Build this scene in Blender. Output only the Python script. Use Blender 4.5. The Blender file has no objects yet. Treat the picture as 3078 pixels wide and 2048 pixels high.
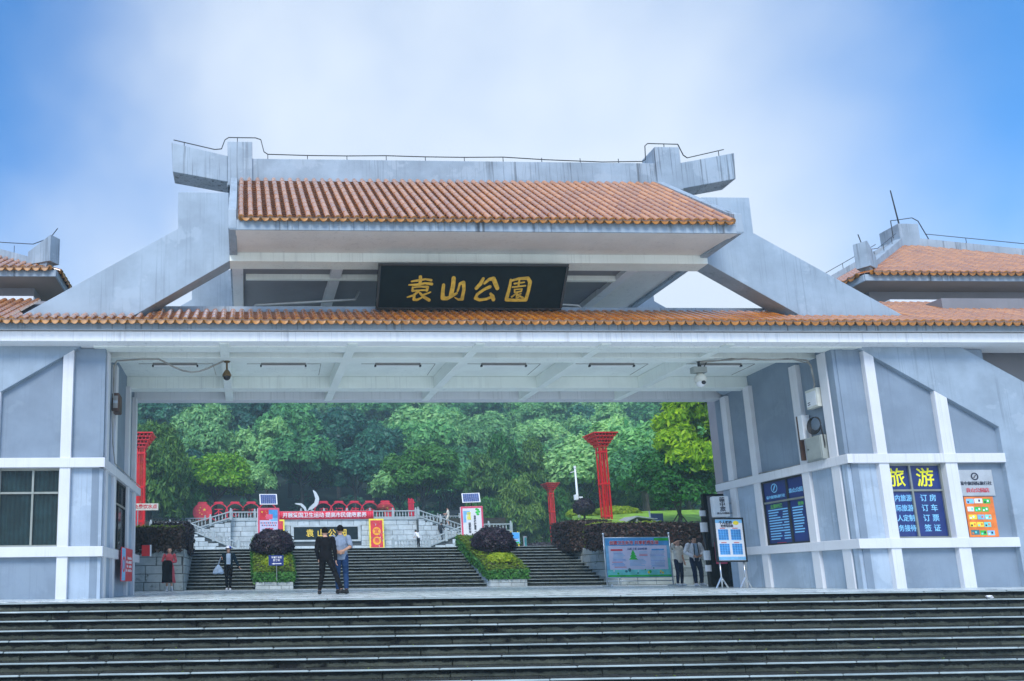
import bpy, bmesh, math, random
import numpy as np
from mathutils import Vector, Matrix

random.seed(7)
RNG = np.random.default_rng(11)
scene = bpy.context.scene
COL = scene.collection
R_ = math.radians

# ------------------------------------------------------------------ camera
# a shift-lens view: the photograph was straightened, so its vanishing points sit off the middle
cam_d = bpy.data.cameras.new('camera')
cam_d.sensor_fit = 'HORIZONTAL'
cam_d.sensor_width = 36.0
cam_d.lens = 23.977
cam_d.shift_x = 0.23420
cam_d.shift_y = 0.13556
cam_d.clip_start = 0.1
cam_d.clip_end = 3000
cam = bpy.data.objects.new('camera', cam_d)
COL.objects.link(cam)
CR = ((0.9992635, -0.0365291, -0.0117484), (-0.006216, 0.1480268, -0.9889638), (0.037865, 0.9883085, 0.1476907))
cam.matrix_world = Matrix(((CR[0][0], -CR[1][0], -CR[2][0], -5.42),
                           (CR[0][1], -CR[1][1], -CR[2][1], -15.15),
                           (CR[0][2], -CR[1][2], -CR[2][2], 0.34),
                           (0, 0, 0, 1)))
scene.camera = cam

# ------------------------------------------------------------------ sky, sun, exposure
SUN_EL, SUN_AZ = 47.0, 203.0        # degrees; azimuth clockwise from +Y (into the picture)
world = bpy.data.worlds.new('World')
scene.world = world
world.use_nodes = True
wn, wl = world.node_tree.nodes, world.node_tree.links
wn.clear()
w_out = wn.new('ShaderNodeOutputWorld')
w_bg = wn.new('ShaderNodeBackground')
w_bg.inputs['Strength'].default_value = 0.1
sky = wn.new('ShaderNodeTexSky')
sky.sky_type = 'NISHITA'
sky.sun_disc = False
sky.sun_elevation = R_(SUN_EL)
sky.sun_rotation = R_(SUN_AZ)
sky.air_density = 1.0
sky.dust_density = 0.3
sky.ozone_density = 4.0
# thin bright cloud, thickest low in the sky, breaking to blue higher up and to the sides
tc = wn.new('ShaderNodeTexCoord')
def wmath(op, a, b=None, c=None):
    n = wn.new('ShaderNodeMath'); n.operation = op
    for i, v in enumerate((a, b, c)):
        if v is None: continue
        if isinstance(v, (int, float)): n.inputs[i].default_value = v
        else: wl.new(v, n.inputs[i])
    return n.outputs[0]
wmap = wn.new('ShaderNodeMapping'); wl.new(tc.outputs['Generated'], wmap.inputs['Vector'])
wmap.inputs['Location'].default_value = (9.0, 3.0, 6.25)
def wnoise(scale, detail, rough):
    n = wn.new('ShaderNodeTexNoise'); wl.new(wmap.outputs[0], n.inputs['Vector'])
    n.inputs['Scale'].default_value = scale; n.inputs['Detail'].default_value = detail
    n.inputs['Roughness'].default_value = rough
    return n.outputs['Fac']
n1 = wnoise(2.2, 4, .5)
n2 = wnoise(6.0, 6, .6)
dotn = wn.new('ShaderNodeVectorMath'); dotn.operation = 'DOT_PRODUCT'
wl.new(tc.outputs['Generated'], dotn.inputs[0])
dotn.inputs[1].default_value = Vector((0.22, 0.88, 0.41)).normalized()
bank = wmath('MULTIPLY_ADD', dotn.outputs['Value'], 6.4, -5.26)
bank = wmath('MAXIMUM', bank, 0.0)
sepz = wn.new('ShaderNodeSeparateXYZ'); wl.new(tc.outputs['Generated'], sepz.inputs[0])
low = wmath('MAXIMUM', wmath('MULTIPLY_ADD', sepz.outputs['Z'], -2.2, 1.15), 0.0)
m = wmath('MULTIPLY_ADD', wmath('SUBTRACT', n1, .56), 1.6, wmath('MULTIPLY_ADD', wmath('SUBTRACT', n2, .5), .22, wmath('ADD', wmath('ADD', bank, low), wmath('MAXIMUM', wmath('MULTIPLY_ADD', sepz.outputs['Z'], 5.0, -3.75), 0.0))))
mask = wn.new('ShaderNodeMapRange'); mask.interpolation_type = 'SMOOTHSTEP'
wl.new(m, mask.inputs['Value'])
mask.inputs['From Min'].default_value = -.30; mask.inputs['From Max'].default_value = 1.0
mask.inputs['To Min'].default_value = .04; mask.inputs['To Max'].default_value = 1.0
tint = wn.new('ShaderNodeMix'); tint.data_type = 'RGBA'; tint.blend_type = 'MULTIPLY'; tint.inputs['Factor'].default_value = 1
wl.new(sky.outputs[0], tint.inputs['A']); tint.inputs['B'].default_value = (.11, .80, 1.28, 1)
w_mix = wn.new('ShaderNodeMix'); w_mix.data_type = 'RGBA'
wl.new(mask.outputs[0], w_mix.inputs['Factor'])
wl.new(tint.outputs['Result'], w_mix.inputs['A'])
w_mix.inputs['B'].default_value = (4.05, 4.5, 5.15, 1)
wl.new(w_mix.outputs['Result'], w_bg.inputs['Color'])
wl.new(w_bg.outputs[0], w_out.inputs['Surface'])

sun_d = bpy.data.lights.new('sun', 'SUN')
sun_d.energy = 1.6
sun_d.angle = R_(26)
sun_d.color = (1.0, .965, .91)
sun = bpy.data.objects.new('sun', sun_d)
COL.objects.link(sun)
az, el = R_(SUN_AZ), R_(SUN_EL)
sdir = Vector((math.sin(az) * math.cos(el), math.cos(az) * math.cos(el), math.sin(el)))
sun.rotation_euler = sdir.to_track_quat('Z', 'Y').to_euler()

scene.render.engine = 'CYCLES'
scene.view_settings.view_transform = 'Standard'
scene.view_settings.look = 'None'
scene.view_settings.gamma = 1
scene.view_settings.exposure = 1.05
scene.view_settings.use_curve_mapping = False
cy = scene.cycles
cy.use_denoising = True
cy.max_bounces = 7; cy.diffuse_bounces = 4; cy.glossy_bounces = 3
cy.transmission_bounces = 4; cy.transparent_max_bounces = 8; cy.volume_bounces = 1
cy.caustics_reflective = False; cy.caustics_refractive = False

# ------------------------------------------------------------------ object helpers
def tag(o, label=None, cat=None, group=None, kind=None):
    if label: o['label'] = label
    if cat: o['category'] = cat
    if group: o['group'] = group
    if kind: o['kind'] = kind
    return o

def empty(name, loc=(0, 0, 0), rz=0, label=None, cat=None, group=None):
    o = bpy.data.objects.new(name, None)
    o.location = loc; o.rotation_euler = (0, 0, rz)
    o.empty_display_size = .2
    COL.objects.link(o)
    return tag(o, label, cat, group)

def link(name, me, parent=None, loc=None, rot=None, scl=None, mat=None):
    o = bpy.data.objects.new(name, me)
    COL.objects.link(o)
    if parent is not None: o.parent = parent
    if loc is not None: o.location = loc
    if rot is not None: o.rotation_euler = rot
    if scl is not None: o.scale = scl
    if mat is not None and me is not None and not me.materials: me.materials.append(mat)
    return o

class MB:
    """collects shapes and links them as one mesh object"""
    def __init__(s):
        s.v = []; s.f = []; s.m = []; s.cur = 0
    def _add(s, vs, fs):
        b = len(s.v)
        s.v += [tuple(p) for p in vs]
        for f in fs:
            s.f.append([b + i for i in f]); s.m.append(s.cur)
        return s
    def mat(s, i): s.cur = i; return s
    def box(s, x0, x1, y0, y1, z0, z1):
        return s._add([(x0, y0, z0), (x1, y0, z0), (x1, y1, z0), (x0, y1, z0), (x0, y0, z1), (x1, y0, z1), (x1, y1, z1), (x0, y1, z1)],
                      [(3, 2, 1, 0), (4, 5, 6, 7), (0, 1, 5, 4), (1, 2, 6, 5), (2, 3, 7, 6), (3, 0, 4, 7)])
    def prism(s, poly, axis, a, b):
        """poly: 2-D points; axis 'x': (y,z) swept in x; 'y': (x,z) swept in y; 'z': (x,y) swept in z"""
        def p(u, v, w):
            return {'x': (w, u, v), 'y': (u, w, v), 'z': (u, v, w)}[axis]
        n = len(poly)
        area = sum(poly[i][0] * poly[(i + 1) % n][1] - poly[(i + 1) % n][0] * poly[i][1] for i in range(n))
        if (area < 0) != (axis == 'y'): poly = poly[::-1]
        lo, hi = min(a, b), max(a, b)
        vs = [p(u, v, lo) for u, v in poly] + [p(u, v, hi) for u, v in poly]
        fs = [tuple(range(n - 1, -1, -1)), tuple(range(n, 2 * n))]
        fs += [(i, (i + 1) % n, n + (i + 1) % n, n + i) for i in range(n)]
        return s._add(vs, fs)
    def cyl(s, p0, p1, r0, r1=None, n=10, caps=True):
        r1 = r0 if r1 is None else r1
        p0, p1 = Vector(p0), Vector(p1)
        d = (p1 - p0).normalized()
        u = d.orthogonal().normalized(); w = d.cross(u)
        vs = []
        for p, r in ((p0, r0), (p1, r1)):
            for i in range(n):
                a = 2 * math.pi * i / n
                vs.append(p + u * (r * math.cos(a)) + w * (r * math.sin(a)))
        fs = [(i, (i + 1) % n, n + (i + 1) % n, n + i) for i in range(n)]
        if caps: fs += [tuple(range(n - 1, -1, -1)), tuple(range(n, 2 * n))]
        return s._add(vs, fs)
    def bar(s, p0, p1, w, h=None):
        """square bar between two points"""
        h = h or w
        p0, p1 = Vector(p0), Vector(p1)
        d = (p1 - p0).normalized()
        up = Vector((0, 0, 1)) if abs(d.z) < .95 else Vector((0, 1, 0))
        u = d.cross(up).normalized() * (w / 2); v = u.cross(d).normalized() * (h / 2)
        vs = [p + a * u + b * v for p in (p0, p1) for a, b in ((-1, -1), (1, -1), (1, 1), (-1, 1))]
        return s._add(vs, [(3, 2, 1, 0), (4, 5, 6, 7), (0, 1, 5, 4), (1, 2, 6, 5), (2, 3, 7, 6), (3, 0, 4, 7)])
    def tube(s, pts, r, n=6):
        for a, b in zip(pts[:-1], pts[1:]): s.cyl(a, b, r, n=n)
        return s
    def lathe(s, prof, c=(0, 0, 0), n=12):
        """prof: (r, z) from the bottom up"""
        vs = []
        for r, z in prof:
            for i in range(n):
                a = 2 * math.pi * i / n
                vs.append((c[0] + r * math.cos(a), c[1] + r * math.sin(a), c[2] + z))
        k = len(prof)
        fs = [(j * n + i, j * n + (i + 1) % n, (j + 1) * n + (i + 1) % n, (j + 1) * n + i) for j in range(k - 1) for i in range(n)]
        fs += [tuple(range(n - 1, -1, -1)), tuple(range((k - 1) * n, k * n))]
        return s._add(vs, fs)
    def ball(s, c, rx, ry=None, rz=None, n=12, k=8):
        ry = ry or rx; rz = rz or rx
        vs = [(c[0], c[1], c[2] - rz)]
        for j in range(1, k):
            t = -math.pi / 2 + math.pi * j / k
            for i in range(n):
                a = 2 * math.pi * i / n
                vs.append((c[0] + rx * math.cos(t) * math.cos(a), c[1] + ry * math.cos(t) * math.sin(a), c[2] + rz * math.sin(t)))
        vs.append((c[0], c[1], c[2] + rz))
        fs = [(0, 1 + (i + 1) % n, 1 + i) for i in range(n)]
        for j in range(k - 2):
            fs += [(1 + j * n + i, 1 + j * n + (i + 1) % n, 1 + (j + 1) * n + (i + 1) % n, 1 + (j + 1) * n + i) for i in range(n)]
        t = len(vs) - 1; b = 1 + (k - 2) * n
        fs += [(t, b + i, b + (i + 1) % n) for i in range(n)]
        return s._add(vs, fs)
    def quad(s, a, b, c, d): return s._add([a, b, c, d], [(0, 1, 2, 3)])
    def mesh(s, name, mats, smooth=False):
        me = bpy.data.meshes.new(name)
        me.from_pydata(s.v, [], s.f)
        for m_ in (mats if isinstance(mats, (list, tuple)) else [mats]): me.materials.append(m_)
        if any(s.m): me.polygons.foreach_set('material_index', s.m)
        if smooth: me.polygons.foreach_set('use_smooth', [True] * len(me.polygons))
        me.update()
        return me
    def build(s, name, mats, parent=None, smooth=False, bevel=0, seg=2, loc=None, rz=None, scl=None):
        me = s.mesh(name, mats, smooth)
        o = link(name, me, parent, loc, None if rz is None else (0, 0, rz), scl)
        if bevel:
            b = o.modifiers.new('bevel', 'BEVEL'); b.width = bevel; b.segments = seg
            b.limit_method = 'ANGLE'; b.angle_limit = R_(40)
        return o

def copy_tree(o, parent=None):
    c = o.copy(); COL.objects.link(c); c.parent = parent
    for ch in o.children: copy_tree(ch, c)
    return c

def smooth_by_angle(o, deg=40):
    me = o.data
    me.polygons.foreach_set('use_smooth', [True] * len(me.polygons))
    try: me.set_sharp_from_angle(angle=R_(deg))
    except Exception: pass
    return o

# ------------------------------------------------------------------ materials
MAT = {}
def nodes(name):
    m = bpy.data.materials.new(name); m.use_nodes = True
    nt = m.node_tree; b = nt.nodes['Principled BSDF']
    MAT[name] = m
    return m, nt, nt.nodes, nt.links, b

def noise(nt, scale, detail=4, rough=.55, vec=None, stretch=None):
    n = nt.nodes.new('ShaderNodeTexNoise')
    n.inputs['Scale'].default_value = scale; n.inputs['Detail'].default_value = detail
    n.inputs['Roughness'].default_value = rough
    if vec is None:
        g = nt.nodes.new('ShaderNodeNewGeometry'); vec = g.outputs['Position']
    if stretch:
        mp = nt.nodes.new('ShaderNodeMapping'); mp.inputs['Scale'].default_value = stretch
        nt.links.new(vec, mp.inputs['Vector']); vec = mp.outputs[0]
    nt.links.new(vec, n.inputs['Vector'])
    return n.outputs['Fac']

def ramp(nt, fac, lo, hi, smooth=True):
    r = nt.nodes.new('ShaderNodeMapRange')
    if smooth: r.interpolation_type = 'SMOOTHSTEP'
    nt.links.new(fac, r.inputs['Value'])
    r.inputs['From Min'].default_value = lo; r.inputs['From Max'].default_value = hi
    return r.outputs[0]

def mixc(nt, fac, a, b):
    n = nt.nodes.new('ShaderNodeMix'); n.data_type = 'RGBA'
    for key, v in (('Factor', fac), ('A', a), ('B', b)):
        if isinstance(v, (int, float)): n.inputs[key].default_value = v
        elif isinstance(v, tuple): n.inputs[key].default_value = (*v, 1)
        else: nt.links.new(v, n.inputs[key])
    return n.outputs['Result']

def vm(nt, op, a, b):
    n = nt.nodes.new('ShaderNodeMath'); n.operation = op
    for i, v in enumerate((a, b)):
        if isinstance(v, (int, float)): n.inputs[i].default_value = v
        else: nt.links.new(v, n.inputs[i])
    return n.outputs[0]

def plain(name, col, rough=.5, metal=0, var=.12, scale=4, coat=0, spec=.5, bump=0, bscale=40, alpha=1, detail=4):
    m, nt, N, L, b = nodes(name)
    lo = tuple(c * (1 - var) for c in col); hi = tuple(min(1, c * (1 + var)) for c in col)
    if var:
        L.new(mixc(nt, ramp(nt, noise(nt, scale, detail), .3, .7), lo, hi), b.inputs['Base Color'])
    else: b.inputs['Base Color'].default_value = (*col, 1)
    b.inputs['Roughness'].default_value = rough
    b.inputs['Metallic'].default_value = metal
    b.inputs['Coat Weight'].default_value = coat
    b.inputs['Specular IOR Level'].default_value = spec
    if bump:
        bp = N.new('ShaderNodeBump'); bp.inputs['Strength'].default_value = bump; bp.inputs['Distance'].default_value = .02
        L.new(noise(nt, bscale, 5, .6), bp.inputs['Height']); L.new(bp.outputs[0], b.inputs['Normal'])
    return m

def paint(name, col, stain=(.16, .17, .17), amount=.5, rough=.6, var=.07, patch=None):
    """masonry paint: cloudy tone, repaired patches, thin vertical run marks and grime"""
    m, nt, N, L, b = nodes(name)
    c = mixc(nt, ramp(nt, noise(nt, 1.1, 5, .6), .3, .7), tuple(x * (1 - var) for x in col), tuple(min(.95, x * (1 + var)) for x in col))
    if patch:
        p1 = ramp(nt, noise(nt, .9, 6, .62), .56, .60)
        c = mixc(nt, vm(nt, 'MULTIPLY', p1, .55), c, patch)
    streak = ramp(nt, noise(nt, 1.0, 5, .65, stretch=(7, 7, .16)), .55, .70)
    fine = ramp(nt, noise(nt, 1.0, 3, .6, stretch=(22, 22, .35)), .56, .66)
    where = ramp(nt, noise(nt, .45, 3, .5), .36, .56)
    k = vm(nt, 'MULTIPLY', vm(nt, 'MULTIPLY', vm(nt, 'MAXIMUM', streak, vm(nt, 'MULTIPLY', fine, .6)), where), amount)
    c = mixc(nt, k, c, stain)
    spots = ramp(nt, noise(nt, 9, 6, .7), .70, .74)
    c = mixc(nt, vm(nt, 'MULTIPLY', spots, amount * .5), c, stain)
    L.new(c, b.inputs['Base Color'])
    b.inputs['Roughness'].default_value = rough
    b.inputs['Specular IOR Level'].default_value = .35
    bp = N.new('ShaderNodeBump'); bp.inputs['Strength'].default_value = .12; bp.inputs['Distance'].default_value = .01
    L.new(noise(nt, 22, 6, .65), bp.inputs['Height']); L.new(bp.outputs[0], b.inputs['Normal'])
    return m

def stone(name, a, b_, rough=(.25, .7), moss=None, scale=1.6, bump=.5, mossamt=(.55, .7), pale=None):
    m, nt, N, L, b = nodes(name)
    oi = N.new('ShaderNodeObjectInfo')
    n1_ = noise(nt, scale, 7, .65)
    f = vm(nt, 'ADD', vm(nt, 'MULTIPLY', ramp(nt, n1_, .28, .72), .6), vm(nt, 'MULTIPLY', oi.outputs['Random'], .4))
    c = mixc(nt, f, a, b_)
    if pale:
        c = mixc(nt, ramp(nt, noise(nt, 5.5, 8, .75), .56, .70), c, pale)
    if moss:
        c = mixc(nt, ramp(nt, noise(nt, 2.7, 6, .7), *mossamt), c, moss)
    L.new(c, b.inputs['Base Color'])
    r = N.new('ShaderNodeMapRange'); L.new(noise(nt, 3.1, 5, .6), r.inputs['Value'])
    r.inputs['From Min'].default_value = .3; r.inputs['From Max'].default_value = .7
    r.inputs['To Min'].default_value = rough[0]; r.inputs['To Max'].default_value = rough[1]
    L.new(r.outputs[0], b.inputs['Roughness'])
    bp = N.new('ShaderNodeBump'); bp.inputs['Strength'].default_value = bump; bp.inputs['Distance'].default_value = .02
    L.new(noise(nt, 14, 8, .7), bp.inputs['Height']); L.new(bp.outputs[0], b.inputs['Normal'])
    return m

def leaf(name, a, b_, trans=.35, rough=.45, hue=.15):
    """leaf tone varies leaf by leaf and plant by plant"""
    m, nt, N, L, b = nodes(name)
    g = N.new('ShaderNodeNewGeometry'); oi = N.new('ShaderNodeObjectInfo')
    c = mixc(nt, g.outputs['Random Per Island'], a, b_)
    hs = N.new('ShaderNodeHueSaturation')
    mr = N.new('ShaderNodeMapRange'); L.new(oi.outputs['Random'], mr.inputs['Value'])
    mr.inputs['To Min'].default_value = 1 - hue * 1.6; mr.inputs['To Max'].default_value = 1 + hue * 1.6
    L.new(mr.outputs[0], hs.inputs['Value']); L.new(c, hs.inputs['Color'])
    mh = N.new('ShaderNodeMapRange'); L.new(oi.outputs['Random'], mh.inputs['Value'])
    mh.inputs['To Min'].default_value = .5 + hue * .12; mh.inputs['To Max'].default_value = .5 - hue * .12
    L.new(mh.outputs[0], hs.inputs['Hue'])
    L.new(hs.outputs[0], b.inputs['Base Color'])
    b.inputs['Roughness'].default_value = rough
    b.inputs['Specular IOR Level'].default_value = .3
    t = N.new('ShaderNodeBsdfTranslucent'); L.new(hs.outputs[0], t.inputs['Color'])
    ms = N.new('ShaderNodeMixShader'); ms.inputs[0].default_value = trans
    L.new(b.outputs[0], ms.inputs[1]); L.new(t.outputs[0], ms.inputs[2])
    L.new(ms.outputs[0], N['Material Output'].inputs['Surface'])
    return m

paint('white_paint', (.70, .71, .735), amount=.25, var=.04)
paint('weathered_white', (.30, .375, .45), stain=(.13, .16, .19), amount=.5, var=.13, patch=(.37, .45, .53))
paint('roof_concrete', (.30, .37, .44), stain=(.045, .05, .055), amount=.85, var=.15, patch=(.37, .44, .51))
paint('wall_grey', (.215, .275, .345), stain=(.15, .18, .23), amount=.35, var=.10, patch=(.24, .305, .375))
paint('lit_beam_white', (.88, .89, .90), amount=.3, var=.03)  # lighter copy of the white paint, brightness of the lit beam put into it
paint('wall_pale', (.37, .455, .55), stain=(.17, .19, .21), amount=.55, var=.12, patch=(.46, .55, .64))
paint('soffit_paint', (.76, .74, .71), stain=(.2, .2, .2), amount=.2, var=.05)  # slightly warm: light bounced off the tiles is put into the colour
paint('ceiling_paint', (.84, .89, .84), stain=(.3, .32, .32), amount=.25, var=.05)
paint('dark_wall', (.22, .22, .24), amount=.3)
def tile_mat(nm='roof_tile_glaze', k=1.0, coat=2.1):
    m, nt, N, L, b = nodes(nm)
    oi = N.new('ShaderNodeObjectInfo'); g = N.new('ShaderNodeNewGeometry')
    f = vm(nt, 'ADD', vm(nt, 'MULTIPLY', g.outputs['Random Per Island'], .55), vm(nt, 'MULTIPLY', oi.outputs['Random'], .45))
    c = mixc(nt, f, (.24 * k, .060 * k, .006 * k), (.60 * k, .205 * k, .014 * k))
    c = mixc(nt, ramp(nt, noise(nt, 4, 6, .7), .62, .72), c, (.12, .05, .02))
    L.new(c, b.inputs['Base Color'])
    r = N.new('ShaderNodeMapRange'); L.new(noise(nt, 7, 4, .6), r.inputs['Value'])
    r.inputs['To Min'].default_value = .10; r.inputs['To Max'].default_value = .42
    L.new(r.outputs[0], b.inputs['Roughness'])
    b.inputs['Coat Weight'].default_value = 1.0; b.inputs['Coat Roughness'].default_value = .17; b.inputs['Coat IOR'].default_value = coat
    b.inputs['Specular IOR Level'].default_value = .8
    return m
tile_mat()
tile_mat('pan_glaze_shaded', .5, 2.0)  # darker copy of the glaze: shade between the cover rows put into the colour
plain('tile_end_glaze', (.34, .135, .015), .45, var=.3, scale=8)
stone('tread_stone', (.020, .022, .023), (.045, .048, .050), rough=(.14, .42), moss=(.015, .018, .014), bump=.25)
stone('lit_worn_edge', (.22, .28, .29), (.42, .50, .50), rough=(.2, .5), bump=.2)
stone('pale_paving', (.60, .58, .52), (.70, .67, .60), rough=(.4, .7))
stone('paving', (.50, .56, .57), (.64, .70, .70), rough=(.10, .5), bump=.15, scale=.8, moss=(.20, .24, .26), mossamt=(.50, .66))
stone('wall_stone', (.33, .37, .38), (.60, .66, .68), rough=(.5, .85), moss=(.10, .13, .13), mossamt=(.60, .74), bump=.5)
stone('mortar', (.05, .055, .055), (.09, .095, .095), rough=(.8, .95))
stone('rail_stone', (.26, .30, .31), (.42, .47, .48), rough=(.5, .8), moss=(.07, .085, .08), mossamt=(.58, .75))
stone('garden_stone', (.20, .24, .24), (.42, .48, .48), rough=(.4, .8), moss=(.05, .07, .06))
def riser_mat():
    m, nt, N, L, b = nodes('step_stone')
    oi = N.new('ShaderNodeObjectInfo'); tcn = N.new('ShaderNodeTexCoord')
    f = vm(nt, 'ADD', vm(nt, 'MULTIPLY', ramp(nt, noise(nt, 2.2, 7, .7), .3, .7), .6), vm(nt, 'MULTIPLY', oi.outputs['Random'], .4))
    c = mixc(nt, f, (.040, .048, .038), (.115, .125, .092))
    c = mixc(nt, ramp(nt, noise(nt, 9, 8, .75), .55, .70), c, (.16, .17, .13))
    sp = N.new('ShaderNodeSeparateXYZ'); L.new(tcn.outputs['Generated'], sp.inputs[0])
    wet = ramp(nt, vm(nt, 'ADD', sp.outputs['Z'], vm(nt, 'MULTIPLY', vm(nt, 'SUBTRACT', noise(nt, 5.0, 6, .7), .5), 1.5)), .38, .60)  # stones darken towards the top: wetness plus painted shade under the nosing
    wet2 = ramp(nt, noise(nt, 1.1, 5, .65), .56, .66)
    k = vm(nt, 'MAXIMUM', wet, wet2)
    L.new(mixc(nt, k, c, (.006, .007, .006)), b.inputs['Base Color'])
    b.inputs['Roughness'].default_value = .62
    b.inputs['Specular IOR Level'].default_value = .25
    bp = N.new('ShaderNodeBump'); bp.inputs['Strength'].default_value = 1.0; bp.inputs['Distance'].default_value = .03
    L.new(noise(nt, 16, 8, .7), bp.inputs['Height']); L.new(bp.outputs[0], b.inputs['Normal'])
riser_mat()
plain('soil', (.035, .03, .02), .9, var=.3, bump=.5)
plain('lawn_green', (.20, .38, .025), .8, var=.35, scale=1.2, bump=.8, bscale=30)
plain('hill_ground', (.010, .03, .022), .95, var=.4, scale=.3)
plain('bark', (.05, .042, .034), .9, var=.35, scale=6, bump=.6)
leaf('leaf_hill', (.050, .23, .090), (.21, .54, .15), hue=.22)
leaf('leaf_hill_dark', (.014, .10, .078), (.055, .21, .12), hue=.15)
leaf('leaf_pale', (.14, .38, .14), (.40, .70, .23), hue=.2)
leaf('leaf_fresh', (.07, .28, .010), (.34, .60, .02), hue=.08)
leaf('leaf_lime', (.12, .32, .006), (.42, .66, .015), hue=.08)
leaf('leaf_dark', (.020, .115, .024), (.085, .30, .045), hue=.12)
leaf('leaf_bamboo', (.036, .14, .032), (.20, .36, .06), hue=.1)
leaf('leaf_purple', (.008, .006, .012), (.034, .015, .028), trans=.15, hue=.1)
leaf('leaf_brown', (.014, .012, .008), (.062, .030, .022), trans=.15, hue=.1)
leaf('leaf_gold', (.17, .30, .010), (.48, .58, .02), hue=.06)
leaf('leaf_moss', (.08, .16, .008), (.24, .34, .02), hue=.06)
leaf('leaf_cycad', (.010, .045, .012), (.03, .09, .02), hue=.1)
plain('red_paint', (.66, .006, .012), .35, var=.12, coat=.2)
plain('red_board', (.72, .010, .045), .45, var=.06)
plain('pink_frame', (.75, .10, .18), .4, var=.08)
plain('steel', (.62, .65, .68), .28, metal=.9, var=.08)
plain('chrome', (.8, .83, .85), .12, metal=1, var=.04)
plain('galvanised', (.42, .45, .47), .45, metal=.7, var=.12)
plain('dark_metal', (.03, .035, .04), .45, metal=.4, var=.2)
plain('black_board', (.004, .010, .011), .6, var=.25, spec=.15)
paint('brown_soffit', (.26, .215, .19), amount=.2)
plain('black_gloss', (.008, .008, .009), .15, var=.2)
plain('gold_leaf', (.60, .36, .03), .42, metal=.25, var=.22, scale=12)
plain('gold_letter', (.86, .58, .05), .5, var=.05)
plain('white_plastic', (.78, .80, .82), .4, var=.04)
plain('grey_plastic', (.30, .33, .31), .45, var=.08)
plain('cream_box', (.70, .70, .62), .5, var=.1)
plain('brown_box', (.09, .045, .03), .55, var=.35)
plain('cable_black', (.02, .02, .022), .55, var=.2)
plain('cable_grey', (.30, .29, .26), .6, var=.25)
plain('brass_dome', (.16, .10, .04), .35, metal=.3, var=.2)
plain('blue_film', (.010, .030, .16), .35, var=.15, scale=2)
plain('blue_sign', (.008, .03, .20), .4, var=.1)
plain('text_cyan', (.25, .62, .90), .5, var=0)
plain('text_yellow', (.92, .86, .02), .5, var=0)
plain('text_white', (.85, .86, .88), .5, var=0)
plain('text_dark', (.02, .025, .05), .5, var=0)
plain('text_red', (.65, .03, .06), .5, var=0)
plain('text_green', (.12, .42, .10), .5, var=0)
plain('print_blue', (.08, .36, .75), .45, var=.15)
plain('print_sky', (.22, .52, .80), .45, var=.15)
plain('print_lilac', (.68, .68, .88), .45, var=.05)
plain('print_teal', (.18, .70, .66), .45, var=.15)
plain('print_green', (.03, .50, .07), .45, var=.25)
plain('print_orange', (.80, .20, .03), .45, var=.2)
plain('print_red', (.70, .03, .05), .45, var=.15)
plain('print_pink', (.85, .12, .22), .45, var=.15)
plain('print_yellow', (.92, .72, .05), .45, var=.1)
plain('print_white', (.80, .82, .85), .45, var=.04)
plain('print_teal_dark', (.03, .20, .22), .45, var=.3)
plain('print_navy', (.03, .08, .30), .45, var=.2)
plain('orange_disc', (.95, .42, .01), .45, var=.06)
plain('alu_frame', (.32, .34, .30), .4, metal=.6, var=.1)
plain('curtain_teal', (.08, .26, .28), .85, var=.3, scale=3)
plain('solar_cell', (.06, .10, .26), .18, var=.2)
plain('lamp_tube', (.20, .20, .19), .5, var=.1)
def glass():
    m, nt, N, L, b = nodes('window_glass')
    b.inputs['Base Color'].default_value = (.012, .022, .026, 1)
    b.inputs['Roughness'].default_value = .05
    b.inputs['Alpha'].default_value = .42
    b.inputs['Specular IOR Level'].default_value = .5
glass()
for nm, c in dict(skin=(.64, .36, .25), skin_tan=(.54, .29, .19), hair=(.008, .007, .007), cloth_black=(.010, .010, .012), cloth_grey=(.26, .32, .42),
                  jeans=(.020, .050, .13), jeans_dark=(.012, .020, .05), cloth_white=(.74, .72, .72), cloth_cream=(.72, .66, .56), cloth_pink=(.55, .10, .12), cloth_navy=(.008, .022, .035),
                  cloth_paleblue=(.40, .52, .66), shoe_white=(.75, .76, .78), shoe_black=(.012, .012, .013), cloth_charcoal=(.03, .032, .038)).items():
    plain(nm, c, .9 if 'cloth' in nm or 'jeans' in nm else .55, var=.15, scale=9, spec=.08 if 'cloth' in nm or 'jeans' in nm or nm == 'hair' else .4)
plain('helmet_white', (.75, .77, .82), .2, var=.03, coat=.5)
plain('helmet_blue', (.02, .05, .40), .2, var=.05, coat=.5)

# ------------------------------------------------------------------ lettering
def text_mesh(s, size=1.0, bold=0.0, depth=.004, vertical=False, squeeze=1.0, spacing=1.0):
    c = bpy.data.curves.new('lettering', 'FONT')
    c.body = '\n'.join(s) if vertical else s
    c.align_x = 'CENTER'; c.align_y = 'CENTER'
    c.size = size; c.offset = bold * size; c.extrude = depth / 2; c.space_character = spacing
    c.resolution_u = 2
    o = bpy.data.objects.new('lettering', c); COL.objects.link(o)
    dg = bpy.context.evaluated_depsgraph_get()
    me = bpy.data.meshes.new_from_object(o.evaluated_get(dg))
    bpy.data.objects.remove(o); bpy.data.curves.remove(c)
    if squeeze != 1.0: me.transform(Matrix.Scale(squeeze, 4, (1, 0, 0)))
    return me

def letter(s, mat, parent, loc, rot=(math.pi / 2, 0, 0), size=.3, bold=.01, depth=.006, name='lettering', **k):
    """text standing upright, read from -Y of its parent"""
    me = text_mesh(s, size, bold, depth, **k)
    me.materials.clear(); me.materials.append(MAT[mat])
    return link(name, me, parent, loc, rot)

# ------------------------------------------------------------------ ground, steps, terraces
def structure(o): o['kind'] = 'structure'; return o

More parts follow.
